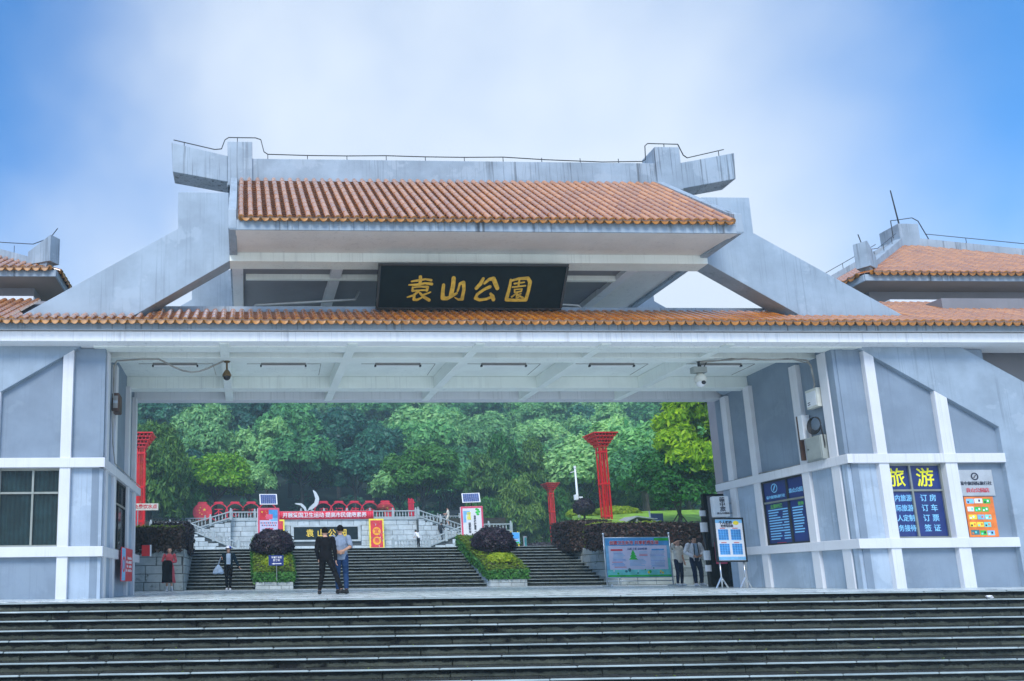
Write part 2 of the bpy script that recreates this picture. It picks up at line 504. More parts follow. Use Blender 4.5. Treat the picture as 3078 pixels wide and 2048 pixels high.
g = MB(); g.quad((-900, -300, -1.335), (900, -300, -1.335), (900, 1500, -1.335), (-900, 1500, -1.335))
structure(g.build('ground', MAT['hill_ground']))
g = MB(); g.quad((-200, -290, -1.329), (200, -290, -1.329), (200, -9, -1.329), (-200, -9, -1.329))
structure(g.build('street_square', MAT['pale_paving']))  # unseen square, added pale to bounce light up under the gate
g = MB(); g.quad((-60, -9.2, -1.325), (60, -9.2, -1.325), (60, -4.2, -1.325), (-60, -4.2, -1.325))
structure(g.build('forecourt', MAT['paving']))

RISE, TREAD, EDGE = .1455, .30, -2.30
def chamfer_box(name, sx, sy, sz, b, mat, rough=0, cuts=0, seed=0):
    """stone block centred on its top front edge line; front face lightly broken"""
    bm = bmesh.new()
    bmesh.ops.create_cube(bm, size=1)
    bmesh.ops.scale(bm, vec=(sx, sy, sz), verts=bm.verts)
    bmesh.ops.bevel(bm, geom=list(bm.edges), offset=b, segments=1, profile=.5, affect='EDGES')
    if cuts:
        fr = [e for e in bm.edges if abs(e.verts[0].co.x - e.verts[1].co.x) > sx * .5]
        bmesh.ops.subdivide_edges(bm, edges=fr, cuts=cuts, use_grid_fill=True)
        r = random.Random(seed)
        for v in bm.verts:
            if v.co.y < -sy * .3: v.co.y += r.uniform(-rough, rough)
            v.co.z += r.uniform(-rough, rough) * .35
    me = bpy.data.meshes.new(name); bm.to_mesh(me); bm.free()
    me.materials.append(MAT[mat])
    return me

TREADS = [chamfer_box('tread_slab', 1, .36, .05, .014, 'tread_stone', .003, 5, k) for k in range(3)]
for me_ in TREADS:                      # worn nosing, paled further to paint in the sky light its edge catches
    me_.materials.append(MAT['lit_worn_edge'])
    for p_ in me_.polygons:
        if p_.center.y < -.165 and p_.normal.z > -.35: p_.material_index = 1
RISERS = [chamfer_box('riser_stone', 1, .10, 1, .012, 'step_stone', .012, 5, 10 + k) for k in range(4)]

def flight(parent, x0, x1, y_edge, z_top, n, rise, tread, wmin, wmax, rnd, skip=lambda a, b, i: False, gap=.006, nose=1):
    """n steps going down towards -Y from the edge at y_edge; every slab and riser stone its own piece"""
    for i in range(n):
        yf, z = y_edge - i * tread, z_top - i * rise
        for kind in ('tread', 'riser'):
            x = x0 - rnd.uniform(0, wmin)
            while x < x1:
                w = rnd.uniform(wmin, wmax)
                a, b = max(x, x0), min(x + w, x1)
                x += w
                if b - a < .12 or skip(a, b, i): continue
                if kind == 'tread':
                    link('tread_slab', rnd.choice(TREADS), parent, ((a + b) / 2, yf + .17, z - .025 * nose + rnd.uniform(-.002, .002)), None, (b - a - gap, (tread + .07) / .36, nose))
                else:
                    h = rise - .05 * nose
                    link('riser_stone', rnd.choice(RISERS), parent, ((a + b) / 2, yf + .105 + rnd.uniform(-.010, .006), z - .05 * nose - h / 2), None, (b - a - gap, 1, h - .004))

rnd = random.Random(3)
body = MB()
prof = [(EDGE + .13, -.036)]
for i in range(9):
    prof += [(EDGE + .13 - i * TREAD, -.036 - i * RISE), (EDGE + .13 - i * TREAD, -.036 - (i + 1) * RISE)]
prof += [(EDGE + .13, -1.40)]
body.prism(prof[1:], 'x', -26, 26)
front_steps = structure(body.build('front_steps', MAT['mortar']))
flight(front_steps, -19, 19, EDGE, 0.0, 9, RISE, TREAD, .9, 2.2, rnd, nose=.66)

# platform inside the gate, wet grey slabs, and the first row of edge slabs is in the flight above
g = MB(); g.box(-26, 26, EDGE + .36, 14.5, -1.4, -.004)
platform = structure(g.build('platform', MAT['paving']))
# slabs near the edge, where the joints still show
PAVE = [chamfer_box('paving_slab', 1, 1, .05, .006, 'paving') for k in range(2)]
for j in range(5):
    x = -13.2 + (j % 2) * .6
    while x < 13.2:
        link('paving_slab', PAVE[0], platform, (x + .595, EDGE + .36 + .60 * j + .3, -.018 + rnd.uniform(-.0015, .0015)), None, (1.188, .594, 1))
        x += 1.2

# park stairs, 13 steps, split by two planters; the plaza lies on top
S2, N2, R2, T2 = 14.5, 13, .147, .315
body = MB()
prof = []
for i in range(N2):
    prof += [(S2 + .13 + i * T2, i * R2 - .03), (S2 + .13 + i * T2, (i + 1) * R2 - .03)]
prof += [(S2 + N2 * T2 + .2, N2 * R2 - .03), (S2 + N2 * T2 + .2, -.3), (S2 + .13, -.3)]
body.prism(prof, 'x', -10.2, 10.4)
park_stairs = structure(body.build('park_stairs', MAT['mortar']))
PZ = N2 * R2                                  # 1.911 plaza level
YT = S2 + (N2 - 1) * T2                       # edge of the plaza
PLANT = [(-5.05, -3.45), (5.02, 6.66)]
def in_planter(a, b, i): return any(a > p + .02 and b < q - .02 for p, q in PLANT)
for s0, s1 in ((-10.2, -5.05), (-3.45, 5.02), (6.66, 10.4)):
    flight(park_stairs, s0, s1, YT, PZ, N2, R2, T2, .8, 1.7, rnd, nose=.5)
g = MB(); g.box(-14, 60, YT + .36, 42.0, -1, PZ - .004)
structure(g.build('plaza', MAT['paving']))
g = MB(); g.box(-14, 60, 42.0, 46.2, -1, 2.93)
structure(g.build('upper_plaza', MAT['paving']))
TZ = 5.78                                     # terrace above the stone wall
g = MB(); g.box(-30, 10.0, 45.95, 66, -1, TZ)
structure(g.build('terrace', MAT['soil']))

# lawn to the right of the stairs: a sloping sheet with an earth edge
def lawn_edge(y): return -5.42 + (y + 15.15) * .482
def lawn_z(y): return min(1.95 + max(0, y - 16) * .165, 5.6)
g = MB()
ys = [13.9, 15.5, 17, 19, 21, 23, 25, 27, 29, 31, 34, 38, 42, 47, 53, 60, 70]
xs = [0, .25, 1.5, 3, 5, 8, 12, 18, 26, 40, 60]
idx = {}
for j, y in enumerate(ys):
    for i, u in enumerate(xs):
        x = max(lawn_edge(y), 10.45) + u
        z = (lawn_z(y) + .10 * math.sin(x * .7 + y * .3)) if i else 1.0
        idx[i, j] = len(g.v); g.v.append((x, y, z))
for j in range(len(ys) - 1):
    for i in range(len(xs) - 1):
        g.f.append([idx[i, j], idx[i + 1, j], idx[i + 1, j + 1], idx[i, j + 1]]); g.m.append(0)
structure(g.build('lawn', MAT['lawn_green'], smooth=True))
# left garden bank behind the low wall
g = MB(); g.box(-40, -10.2, 13.9, 46, -1, 1.6)
structure(g.build('garden_bank', MAT['soil']))

# wooded hill
def hill_z(x, y):
    t = max(0, (y - 64) / 110)
    base = 5.6 + 42 * t ** 1.0 * (1 if t < 1 else 1)
    dip = math.exp(-((x - (20 + .42 * y)) / 20) ** 2) * 6 * min(1, t * 1.15)
    side = 5 * max(0, (x - 45) / 40) * (1 - min(1, t))
    return base - dip + side + 1.5 * math.sin(x * .06 + y * .03)
hv, hf = [], []
nx, ny = 60, 40
for j in range(ny + 1):
    y = 58 + (230 - 58) * j / ny
    for i in range(nx + 1):
        x = -110 + 290 * i / nx
        hv.append((x, y, hill_z(x, y) if y > 64 else min(hill_z(x, y), 5.6)))
for j in range(ny):
    for i in range(nx):
        a = j * (nx + 1) + i
        hf.append((a, a + 1, a + nx + 2, a + nx + 1))
me = bpy.data.meshes.new('hill'); me.from_pydata(hv, [], hf); me.materials.append(MAT['hill_ground'])
me.polygons.foreach_set('use_smooth', [True] * len(me.polygons))
structure(link('hill', me))

# fallen leaves caught on the wet steps
fl = np.random.default_rng(5); n = 90; V_ = []
for k in range(n):
    i = int(fl.integers(0, 9)); x = fl.uniform(-11, 12.5); y = EDGE - TREAD * i + fl.uniform(.0, .2); z = -RISE * i + .006
    a = fl.uniform(0, 6.28); s_ = fl.uniform(.012, .028)
    for dx, dy in ((-1, 0), (0, -.5), (1, 0), (0, .5)):
        V_.append((x + s_ * (dx * math.cos(a) - dy * math.sin(a)), y + s_ * (dx * math.sin(a) + dy * math.cos(a)), z + (.01 if dx > 0 else 0)))
me = bpy.data.meshes.new('fallen_leaves'); me.from_pydata(V_, [], [(4 * k, 4 * k + 1, 4 * k + 2, 4 * k + 3) for k in range(n)]); me.materials.append(MAT['leaf_gold'])
tag(link('fallen_leaves', me), 'tiny yellow leaves scattered over the wet front steps', 'leaves', kind='stuff')

# ------------------------------------------------------------------ the gate
gate = empty('park_gate', (0, 0, 0), 0, 'white concrete gate with sloping legs and orange tiled roofs spanning the steps', 'gate')

def leg_poly(s):
    return [(s * x, z) for x, z in ((5.78, 7.81), (12.4, 3.75), (12.4, -.002), (14.3, -.002), (14.3, 4.20), (7.0, 8.62), (7.0, 9.55), (5.80, 9.55))]
for Y0, Y1 in ((0, .42), (4.10, 4.52)):
    for s in (-1, 1):
        MB().prism(leg_poly(s), 'y', Y0, Y1).build('sloping_leg', MAT['weathered_white'], gate, bevel=.012)
    MB().box(-5.78, 5.78, Y0 + .003, Y1 - .003, 7.81, 8.03).build('tie_beam', MAT['ceiling_paint'], gate, bevel=.01)

# upper roof body
roof = MB().prism([(-1.20, 7.94), (-1.20, 8.15), (1.62, 10.86), (4.44, 8.15), (4.44, 7.94), (4.09, 8.03), (0.0, 8.03)], 'x', -5.62, 5.66) \
    .build('upper_roof', [MAT['soffit_paint']], gate)
fascia = MB().box(-5.76, 5.76, -1.225, -1.195, 7.935, 8.17).build('fascia', MAT['roof_concrete'], roof, bevel=.008)
for x0, x1, y0 in ((-5.78, -5.60, 0), (5.60, 5.78, .1)):
    MB().prism([(-1.235, 7.96), (-1.235, 8.40), (-1.02, 8.56), (1.45, 10.90), (1.80, 10.90), (4.4, 8.4), (4.4, 7.96)], 'x', x0, x1) \
        .build('gable_parapet', MAT['roof_concrete'], roof, bevel=.012)
# ceiling slab and ribs under it
MB().box(-5.62, 4.28, .425, 1.72, 7.93, 8.02).build('ceiling_slab', MAT['dark_wall'], roof)
MB().box(-5.62, 4.28, .98, 4.09, 7.975, 8.025).build('ceiling_slab', MAT['dark_wall'], roof)
for x in (-5.60, -3.17, -.72, 1.73, 4.14):
    MB().box(x - .135, x + .135, .425, 4.095, 7.812, 7.99).build('ceiling_rib', MAT['white_paint'], roof, bevel=.01)
MB().box(-5.4, 4.0, .93, 1.03, 7.80, 7.97).build('ceiling_rib', MAT['ceiling_paint'], roof)
# low wall behind the name board, with a slanting pipe
MB().prism([(-5.55, 6.72), (-5.1, 7.42), (3.35, 7.42), (4.05, 6.72)], 'y', 1.72, 1.9).build('attic_wall', MAT['ceiling_paint'], gate, bevel=.01)
MB().tube([(-5.6, 1.66, 7.02), (-5.15, 1.66, 7.42), (-2.55, 1.66, 7.58), (-2.45, 1.66, 7.8)], .035).build('drain_pipe', MAT['galvanised'], gate)
MB().tube([(2.4, 1.66, 7.50), (3.35, 1.66, 7.44), (3.95, 1.66, 6.92)], .03).build('drain_pipe', MAT['galvanised'], gate)

# ridge with end blocks and upturned ends
ridge = MB().box(-5.88, 6.10, 1.36, 1.84, 10.55, 11.35).build('ridge', MAT['roof_concrete'], gate, bevel=.015)
for x0, x1 in ((-5.86, -5.21), (5.62, 6.30)):
    MB().box(x0, x1, 1.30, 1.90, 10.55, 11.79).build('ridge_block', MAT['roof_concrete'], ridge, bevel=.015)
MB().prism([(-5.861, 10.66), (-5.861, 11.40), (-7.33, 11.76), (-7.29, 10.93)], 'y', 1.33, 1.87).build('upturned_end', MAT['roof_concrete'], ridge, bevel=.015)
MB().prism([(6.301, 10.60), (6.301, 11.35), (7.83, 11.66), (7.79, 10.90)], 'y', 1.33, 1.87).build('upturned_end', MAT['roof_concrete'], ridge, bevel=.015)
# lightning wire along the ridge
wire = [(-7.28, 11.86), (-6.2, 11.60), (-6.02, 11.62), (-5.93, 11.88), (-5.83, 11.95), (-5.12, 11.95), (-4.98, 11.9), (-4.9, 11.55), (-4.8, 11.48)]
wire += [(-4.8 + 1.05 * k, 11.48 - .012 * abs(math.sin(k * 2.1)) * 2) for k in range(1, 7)] + [(2.6, 11.42), (4.2, 11.37), (5.3, 11.40), (5.40, 11.46), (5.42, 11.86), (5.5, 11.93), (6.34, 11.92), (6.46, 11.6), (6.56, 11.52), (7.6, 11.78)]
b = MB().tube([(x, 1.40, z + .02) for x, z in wire], .013, 5)
for x, z0, z1 in [(-7.0, 11.64, 11.79), (-5.6, 11.78, 11.95), (5.95, 11.78, 11.92), (7.45, 11.55, 11.74)] + [(-4.8 + 1.05 * k, 11.33, 11.47) for k in range(10)]:
    b.cyl((x, 1.40, z0), (x, 1.40, z1 + .02), .010, n=5)
b.build('lightning_wire', MAT['dark_metal'], gate)

# ---- glazed tiles
def cover_mesh(length, r=.068, n=7, cap=False):
    """half-round tile lying along -Y (down the slope), origin at its upper end"""
    b = MB()
    vs = []
    for y, rr in ((0, r * .93), (-length, r)):
        for i in range(n + 1):
            a = math.pi * i / n
            vs.append((rr * math.cos(a), y, rr * math.sin(a) + .006))
    fs = [(i, i + 1, n + 2 + i, n + 1 + i) for i in range(n)]
    b._add(vs, fs)
    vs2 = [(rr_ * math.cos(math.pi * i / n), -length, rr_ * math.sin(math.pi * i / n) + .006) for rr_ in (r, r * .8) for i in range(n + 1)]
    b._add(vs2, [(i, i + 1, n + 2 + i, n + 1 + i) for i in range(n)])
    if cap:
        b.mat(1); m_ = 12
        ring = [(r * 1.02 * math.cos(2 * math.pi * i / m_), -length - .012, r * 1.02 * math.sin(2 * math.pi * i / m_) + .006) for i in range(m_)]
        ring2 = [(r * .78 * math.cos(2 * math.pi * i / m_), -length - .022, r * .78 * math.sin(2 * math.pi * i / m_) + .006) for i in range(m_)]
        back = [(x, -length + .01, z) for x, y, z in ring]
        b._add(ring + ring2 + back, [(i, (i + 1) % m_, m_ + (i + 1) % m_, m_ + i) for i in range(m_)] + [tuple(range(m_, 2 * m_))]
               + [(2 * m_ + i, 2 * m_ + (i + 1) % m_, (i + 1) % m_, i) for i in range(m_)])
    me = b.mesh('cover_tile', [MAT['roof_tile_glaze'], MAT['tile_end_glaze']], True)
    try: me.set_sharp_from_angle(angle=R_(50))
    except Exception: pass
    return me
def drip_mesh(w=.135, d=.10):
    """hanging drip plate at the end of a pan row"""
    b = MB(); n = 8
    top = [(-w / 2 + w * i / n, 0, .012 - .03 * math.sin(math.pi * i / n)) for i in range(n + 1)]
    bot = [(-w / 2 + w * i / n, -.018, .0 - (d * (math.sin(math.pi * i / n) ** .6)) - .012) for i in range(n + 1)]
    back = [(x, y + .02, z) for x, y, z in bot]
    b._add(top + bot, [(i + 1, i, n + 1 + i, n + 2 + i) for i in range(n)])
    b._add(bot + back, [(i + 1, i, n + 1 + i, n + 2 + i) for i in range(n)])
    up = [(x, .10, z + .06) for x, y, z in top]
    b._add(top + up, [(i, i + 1, n + 2 + i, n + 1 + i) for i in range(n)])
    return b.mesh('drip_tile', MAT['tile_end_glaze'], True)
def pan_add(b, x, w, y0, z0, y1, z1, r, step=.19):
    """shingled concave pan tiles down one gutter, merged into one mesh"""
    L = math.hypot(y1 - y0, z1 - z0); k = max(1, int(L / step)); n = 4
    dy, dz = (y1 - y0) / L, (z1 - z0) / L
    ny_, nz_ = -dz, dy                     # unit normal of the slope, pointing up
    if nz_ < 0: ny_, nz_ = -ny_, -nz_
    for j in range(k):
        a, e = j * L / k, (j + 1) * L / k + .03
        vs = []
        for t, lift in ((a, -.022), (e, .034)):
            for i in range(n + 1):
                u = i / n
                h = lift - .026 * math.sin(math.pi * u) + .02
                vs.append((x - w / 2 + w * u, y0 + dy * t + ny_ * h, z0 + dz * t + nz_ * h))
        vs += [(p[0], p[1] - ny_ * .036, p[2] - nz_ * .036) for p in vs[n + 1:2 * n + 2]]
        b._add(vs, [(i + 1, i, n + 1 + i, n + 2 + i) for i in range(n)] + [(n + 2 + i, n + 1 + i, 2 * n + 2 + i, 2 * n + 3 + i) for i in range(n)])

TLEN = .37
COVER = cover_mesh(TLEN + .02)
COVER_END = cover_mesh(TLEN + .02, cap=True)
DRIP = drip_mesh()
def tile_rows(parent, x0, x1, pitch, yz_low, top_fn, keep, drip=True, rot=0, jit=.004):
    """cover rows at each pitch from the eave point up to top_fn(x); the lowest `keep` tiles of a row are pieces, the rest one mesh"""
    n = int(round((x1 - x0) / pitch)); pitch = (x1 - x0) / n
    far = MB(); pans = MB()
    y0, z0 = yz_low
    for i in range(n + 1):
        x = x0 + i * pitch
        yt, zt = top_fn(x)
        L = math.hypot(yt - y0, zt - z0)
        ang = math.atan2(zt - z0, yt - y0)
        k = 0; s = 0.0
        while s < L - .02:
            e = min(s + TLEN, L)
            px, py, pz = x + rnd.uniform(-jit, jit), y0 + math.cos(ang) * e, z0 + math.sin(ang) * e
            sc = (e - s) / TLEN
            if k < keep and sc > .4:
                link('cover_tile', COVER_END if k == 0 else COVER, parent, (px, py, pz), (ang, 0, rnd.uniform(-.014, .014)), (1, sc, 1))
            else:
                M = Matrix.Translation((px, py, pz)) @ Matrix.Rotation(ang, 4, 'X') @ Matrix.Diagonal((1, sc, 1, 1))
                src = COVER_END if k == 0 else COVER
                far._add([M @ v.co for v in src.vertices], [tuple(p.vertices) for p in src.polygons])
            s = e; k += 1
        if i < n:
            xm = x + pitch / 2
            yt, zt = top_fn(xm)
            pan_add(pans, xm, pitch * .98, yt, zt, y0 - .03, z0 - .03 * math.tan(ang), 0)
            if drip: link('drip_tile', DRIP, parent, (xm, y0 - .055, z0 - .005), None, (pitch / .15, 1, 1))
    if far.v:
        o = far.build('cover_tiles_upper', MAT['roof_tile_glaze'], parent, True); o['kind'] = 'stuff'
        try: o.data.set_sharp_from_angle(angle=R_(50))
        except Exception: pass
    o = pans.build('pan_tiles', MAT['pan_glaze_shaded'], parent); o['kind'] = 'stuff'

tile_rows(roof, -5.50, 5.50, .2115, (-1.26, 8.20), lambda x: (1.36, 10.735), 3)

# ---- lower roof over the opening, running past both legs
lower = MB().prism([(-.40, 5.97), (-.40, 6.105), (.50, 6.66), (.50, 6.20), (.30, 5.97)], 'x', -17, 17).build('lower_roof', MAT['white_paint'], gate)
MB().box(-17, 17, -.425, -.395, 5.965, 6.115).build('fascia', MAT['roof_concrete'], lower, bevel=.006)
MB().box(-17, 17, -.14, .30, 5.93, 5.972).build('fascia', MAT['dark_wall'], lower)
MB().box(-17, 17, -.34, .42, 5.715, 5.945).build('front_beam', MAT['lit_beam_white'], gate, bevel=.01)
MB().box(-7.6, 7.55, .50, .66, 6.3, 6.90).build('kerb_wall', MAT['roof_concrete'], lower, bevel=.01)
def low_top(x):
    a = abs(x)
    if a < 7.55: return (.52, 6.78)
    if a < 10.75: return (-.01, 6.452)
    return (1.9, 7.62)
tile_rows(lower, -16.5, 16.5, .2115, (-.52, 6.14), low_top, 1)
for s in (-1, 1):     # deeper roof slope beside the legs, up to the side pavilions
    MB().prism([(.42, 6.60), (2.4, 7.82), (2.4, 6.2), (.42, 6.2)], 'x', s * 10.7, s * 20).build('roof_slope', MAT['dark_wall'], lower)

# ---- coffered ceiling of the passage
ceil = MB().box(-8.9, 9.7, .42, 4.75, 6.02, 6.12).build('ceiling', MAT['ceiling_paint'], gate)
for k in range(5):
    x = -5.91 + 2.955 * k
    MB().box(x - .11, x + .11, -.245, 4.73, 5.682, 6.018).build('ceiling_beam', MAT['ceiling_paint'], ceil, bevel=.008)
for y0, y1 in ((.72, 1.10), (3.35, 3.72)):
    MB().box(-8.9, 9.3, y0, y1, 5.686, 6.016).build('cross_beam', MAT['ceiling_paint'], ceil, bevel=.008)
MB().box(-9.2, 9.6, 4.62, 5.0, 5.70, 6.3).build('back_lintel', MAT['white_paint'], ceil, bevel=.01)
MB().box(-8.9, 9.3, -.02, .30, 5.69, 5.721).build('edge_strip', MAT['ceiling_paint'], ceil)
# back lower roof, mostly hidden
MB().prism([(4.4, 6.2), (4.4, 6.8), (5.6, 6.1), (5.6, 5.95)], 'x', -17, 17).build('back_roof', MAT['roof_concrete'], gate)

# ---- fluorescent battens with their conduits: things fixed to the cross beam
names = ['leftmost', 'second', 'third', 'fourth', 'fifth', 'rightmost']
for i, (a, b_) in enumerate(((-7.7, -6.61), (-5.04, -3.93), (-2.19, -1.06), (.49, 1.62), (3.25, 4.39), (6.1, 7.17))):
    t = empty('tube_light', ((a + b_) / 2, 1.14, 5.64), 0, f'{names[i]} of the six unlit tube lights along the passage ceiling' if i in (0, 5) else f'{names[i]} unlit ceiling tube light from the left in the passage', 'light', 'tube lights under the passage ceiling')
    h = (b_ - a) / 2
    MB().box(-h, h, -.035, .035, .0, .045).build('batten', MAT['lamp_tube'], t)
    MB().cyl((-h + .03, 0, -.022), (h - .03, 0, -.022), .016, n=8).build('tube', MAT['white_plastic'], t)
    for s in (-1, 1): MB().box(s * h - .02, s * h + .02, -.03, .03, -.045, .0).build('lamp_holder', MAT['dark_metal'], t)
    MB().tube([(-h - .35, 0, .03), (-h, 0, .03)], .008, 5).tube([(h, 0, .03), (h + .38, 0, .03), (h + .42, .9, .02)], .008, 5).build('conduit', MAT['cable_grey'], t)

# ---- dome cameras
def dome(x, kind):
    c = empty('dome_camera', (x, 1.0, 5.68), 0, ['brown pear shaped dome camera on a short stem near the left wall', 'white dome camera hanging under a small junction box near the right wall'][kind], 'camera', 'dome cameras under the ceiling')
    if kind == 0:
        MB().lathe([(.09, 0), (.07, -.02), (.025, -.03), (.025, -.20), (.03, -.21)][::-1], n=10).build('stem', MAT['brass_dome'], c, True)
        MB().lathe([(.03, -.20), (.07, -.25), (.105, -.32), (.11, -.36), (.105, -.38)][::-1], n=14).build('housing', MAT['brass_dome'], c, True)
        MB().ball((0, 0, -.39), .092, .092, .085).build('lens_dome', MAT['black_gloss'], c, True)
    else:
        MB().lathe([(.05, 0), (.03, -.02), (.03, -.28)][::-1], n=10).build('stem', MAT['dark_metal'], c, True)
        MB().box(-.20, .14, -.09, .07, -.30, -.15).build('junction_box', MAT['grey_plastic'], c, bevel=.01)
        MB().bar((.1, 0, -.18), (.2, -.02, 0), .02).build('bracket', MAT['dark_metal'], c)
        MB().lathe([(.05, -.30), (.11, -.36), (.135, -.43), (.135, -.48), (.12, -.53)][::-1], n=16).build('housing', MAT['cream_box'], c, True)
        MB().ball((0, -.01, -.55), .105, .105, .11).build('lens_dome', MAT['white_plastic'], c, True)
        MB().cyl((0, -.09, -.56), (0, -.13, -.58), .05, .045, n=12).build('lens', MAT['black_gloss'], c)
dome(-5.88, 0); dome(5.98, 1)

# ------------------------------------------------------------------ ticket booths under the sloping legs
B1 = (2.90, 3.12); B2 = (.92, 1.145)
def booth(s, label, rz):
    t = empty('ticket_booth', (s * 8.62, 0, 0), 0, label, 'building', 'booths on either side of the passage')
    X = lambda a: s * (a - 8.62)
    def bx(name, a, b, y0, y1, z0, z1, mat, parent=t, bev=.01):
        return MB().box(min(X(a), X(b)), max(X(a), X(b)), y0, y1, z0, z1).build(name, MAT[mat], parent, bevel=bev)
    # front wall: three courses of panels between pilasters and bands
    cuts = [8.62, 9.29, 9.29 + .0, 11.09, 12.45]
    wall = bx('front_wall', 8.66, 12.45, .24, .40, 0, 5.71, 'wall_grey', bev=0)
    bays = ((8.64, 9.34), (9.58, 10.95), (11.24, 12.42))
    for i, (a, b) in enumerate(bays):
        bx('wall_panel', a, b, .105, .239, B1[1], 5.70, 'wall_grey', wall, .004)
        bx('wall_panel', a, b, .105, .239, 0, B2[0], 'wall_pale' if i == 0 else 'wall_grey', wall, .004)
        if i != 1 : bx('wall_panel', a, b, .105, .239, B2[1], B1[0], 'wall_pale' if i == 0 else 'wall_grey', wall, .004)
    for a, b in ((9.34, 9.58), (10.95, 11.24)):
        zt = 7.81 - .613 * (a - 5.78)
        bx('pilaster', a, b, .006, .16, 0, zt + .05, 'white_paint', wall)
    for z0, z1 in (B1, B2):
        bx('band', 8.60, 12.41, -.022, .15, z0, z1, 'white_paint', wall)
    # side wall along the passage
    sw = MB().box(min(0, s * .16), max(0, s * .16), .10, 5.0, 0, 6.10)
    sw.v = [(x + s * .10, y, z) for x, y, z in sw.v]
    side = sw.build('side_wall', MAT['wall_grey'], t); side.rotation_euler = (0, 0, rz)
    def sx(name, y0, y1, d0, d1, z0, z1, mat, bev=.01):
        return MB().box(min(s * d0, s * d1), max(s * d0, s * d1), y0, y1, z0, z1).build(name, MAT[mat], side, bevel=bev)
    for y0, y1 in ((.30, .56), (1.30, 1.55), (3.20, 3.45), (4.30, 4.55)):
        sx('pilaster', y0, y1, -.015, .12, 0, 5.70, 'white_paint')
    for y0, y1 in ((.565, 1.295), (3.455, 4.295), (4.555, 5.0)):
        sx('wall_panel', y0, y1, .06, .12, B2[1], B1[0], 'wall_pale', .004)
    for y0, y1 in ((.565, 1.295), (1.555, 3.195), (3.455, 4.295), (4.555, 5.0)):
        sx('wall_panel', y0, y1, .06, .12, 0.0, B2[0], 'wall_pale', .004)
    for z0, z1 in (B1, B2):
        sx('band', -.02, 5.18, -.045, .10, z0, z1, 'white_paint')
    return t, wall, side, X
# left booth
lb, lwall, lside, LX = booth(-1, 'white and grey ticket booth with curtained window left of the passage', 0)
rb, rwall, rside, RX = booth(1, 'white and grey ticket booth with blue lettered windows right of the passage', R_(-5))

def window(parent, a, b, z0, z1, y, mull, trans, glassmat, X, fr=.045, name='window'):
    """framed window in the X-Z plane of a booth front"""
    xa, xb = sorted((X(a), X(b)))
    w = MB().box(xa, xb, y + .03, y + .045, z0, z1).build(name, MAT[glassmat], parent)
    fb = [MB().box(xa, xb, y, y + .06, z1 - fr, z1), MB().box(xa, xb, y, y + .06, z0, z0 + fr), MB().box(xa, xa + fr, y + .002, y + .058, z0 + fr, z1 - fr), MB().box(xb - fr, xb, y + .002, y + .058, z0 + fr, z1 - fr)]
    for f_ in fb: f_.build('frame', MAT['alu_frame'], w)
    xm = X(mull)
    MB().box(xm - fr / 2, xm + fr / 2, y - .004, y + .05, z0 + fr, z1 - fr).build('mullion', MAT['alu_frame'], w)
    MB().box(xa + fr, xb - fr, y - .008, y + .052, trans - fr / 2, trans + fr / 2).build('transom', MAT['alu_frame'], w)
    return w
# --- left booth window with curtains behind the glass
lw = window(lwall, 9.58, 10.95, B2[1], B1[0], .135, 10.19, 2.35, 'window_glass', LX)
cm = MB(); n = 70
for i in range(n):
    x0_, x1_ = [LX(9.60 + 1.33 * k / n) for k in (i, i + 1)]
    y0_, y1_ = [.205 + .02 * math.sin(k * 1.15) for k in (i, i + 1)]
    cm.quad((x1_, y1_, B2[1]), (x0_, y0_, B2[1]), (x0_, y0_, B1[0]), (x1_, y1_, B1[0]))
cm.build('curtain', MAT['curtain_teal'], lw, True)
# --- right booth window: blue film with lettering
rw = window(rwall, 9.58, 10.95, B2[1], B1[0], .135, 10.18, 2.27, 'blue_film', RX)
yl = .163
letter('旅', 'text_yellow', rw, (RX(9.86), yl, 2.545), size=.47, bold=.010, squeeze=.9)
letter('游', 'text_yellow', rw, (RX(10.56), yl, 2.545), size=.47, bold=.010, squeeze=.95)
for k, (a, b_) in enumerate((('国内旅游', '订 房'), ('国际旅游', '订 车'), ('私人定制', '订 票'), ('会务接待', '签 证'))):
    z = 2.08 - .235 * k
    letter(a, 'text_cyan', rw, (RX(9.88), yl, z), size=.165, bold=.008, squeeze=.86)
    letter(b_, 'text_cyan', rw, (RX(10.56), yl, z), size=.175, bold=.008)
# --- metal name plate and orange poster in the next bay
npl = empty('name_plate', (11.68, .09, 2.43), 0, 'grey metal travel agency plate with round emblem beside the blue front window', 'sign')
MB().box(-.44, .44, -.012, .012, -.31, .31).build('plate', MAT['steel'], npl, bevel=.004)
em = MB()
for i in range(20):
    a0, a1 = 2 * math.pi * i / 20, 2 * math.pi * (i + 1) / 20
    for r0, r1 in ((.062, .092),):
        em.quad(*[(r * math.cos(a), -.016, .15 + r * math.sin(a)) for r, a in ((r0, a0), (r1, a0), (r1, a1), (r0, a1))])
em.build('emblem', MAT['text_dark'], npl)
MB().bar((-.03, -.017, .11), (.03, -.017, .19), .03, .004).build('emblem', MAT['text_dark'], npl)
letter('赣中旅国际旅行社', 'text_dark', npl, (0, -.016, -.02), size=.098, bold=.006)
letter('袁山公园店', 'text_red', npl, (0.02, -.016, -.185), size=.115, bold=.006)
pst = empty('poster', (11.69, .085, 1.63), 0, 'orange travel poster of small pictures below the metal name plate', 'poster')
MB().box(-.35, .35, -.006, .006, -.47, .47).build('sheet', MAT['print_orange'], pst)
rp = random.Random(5)
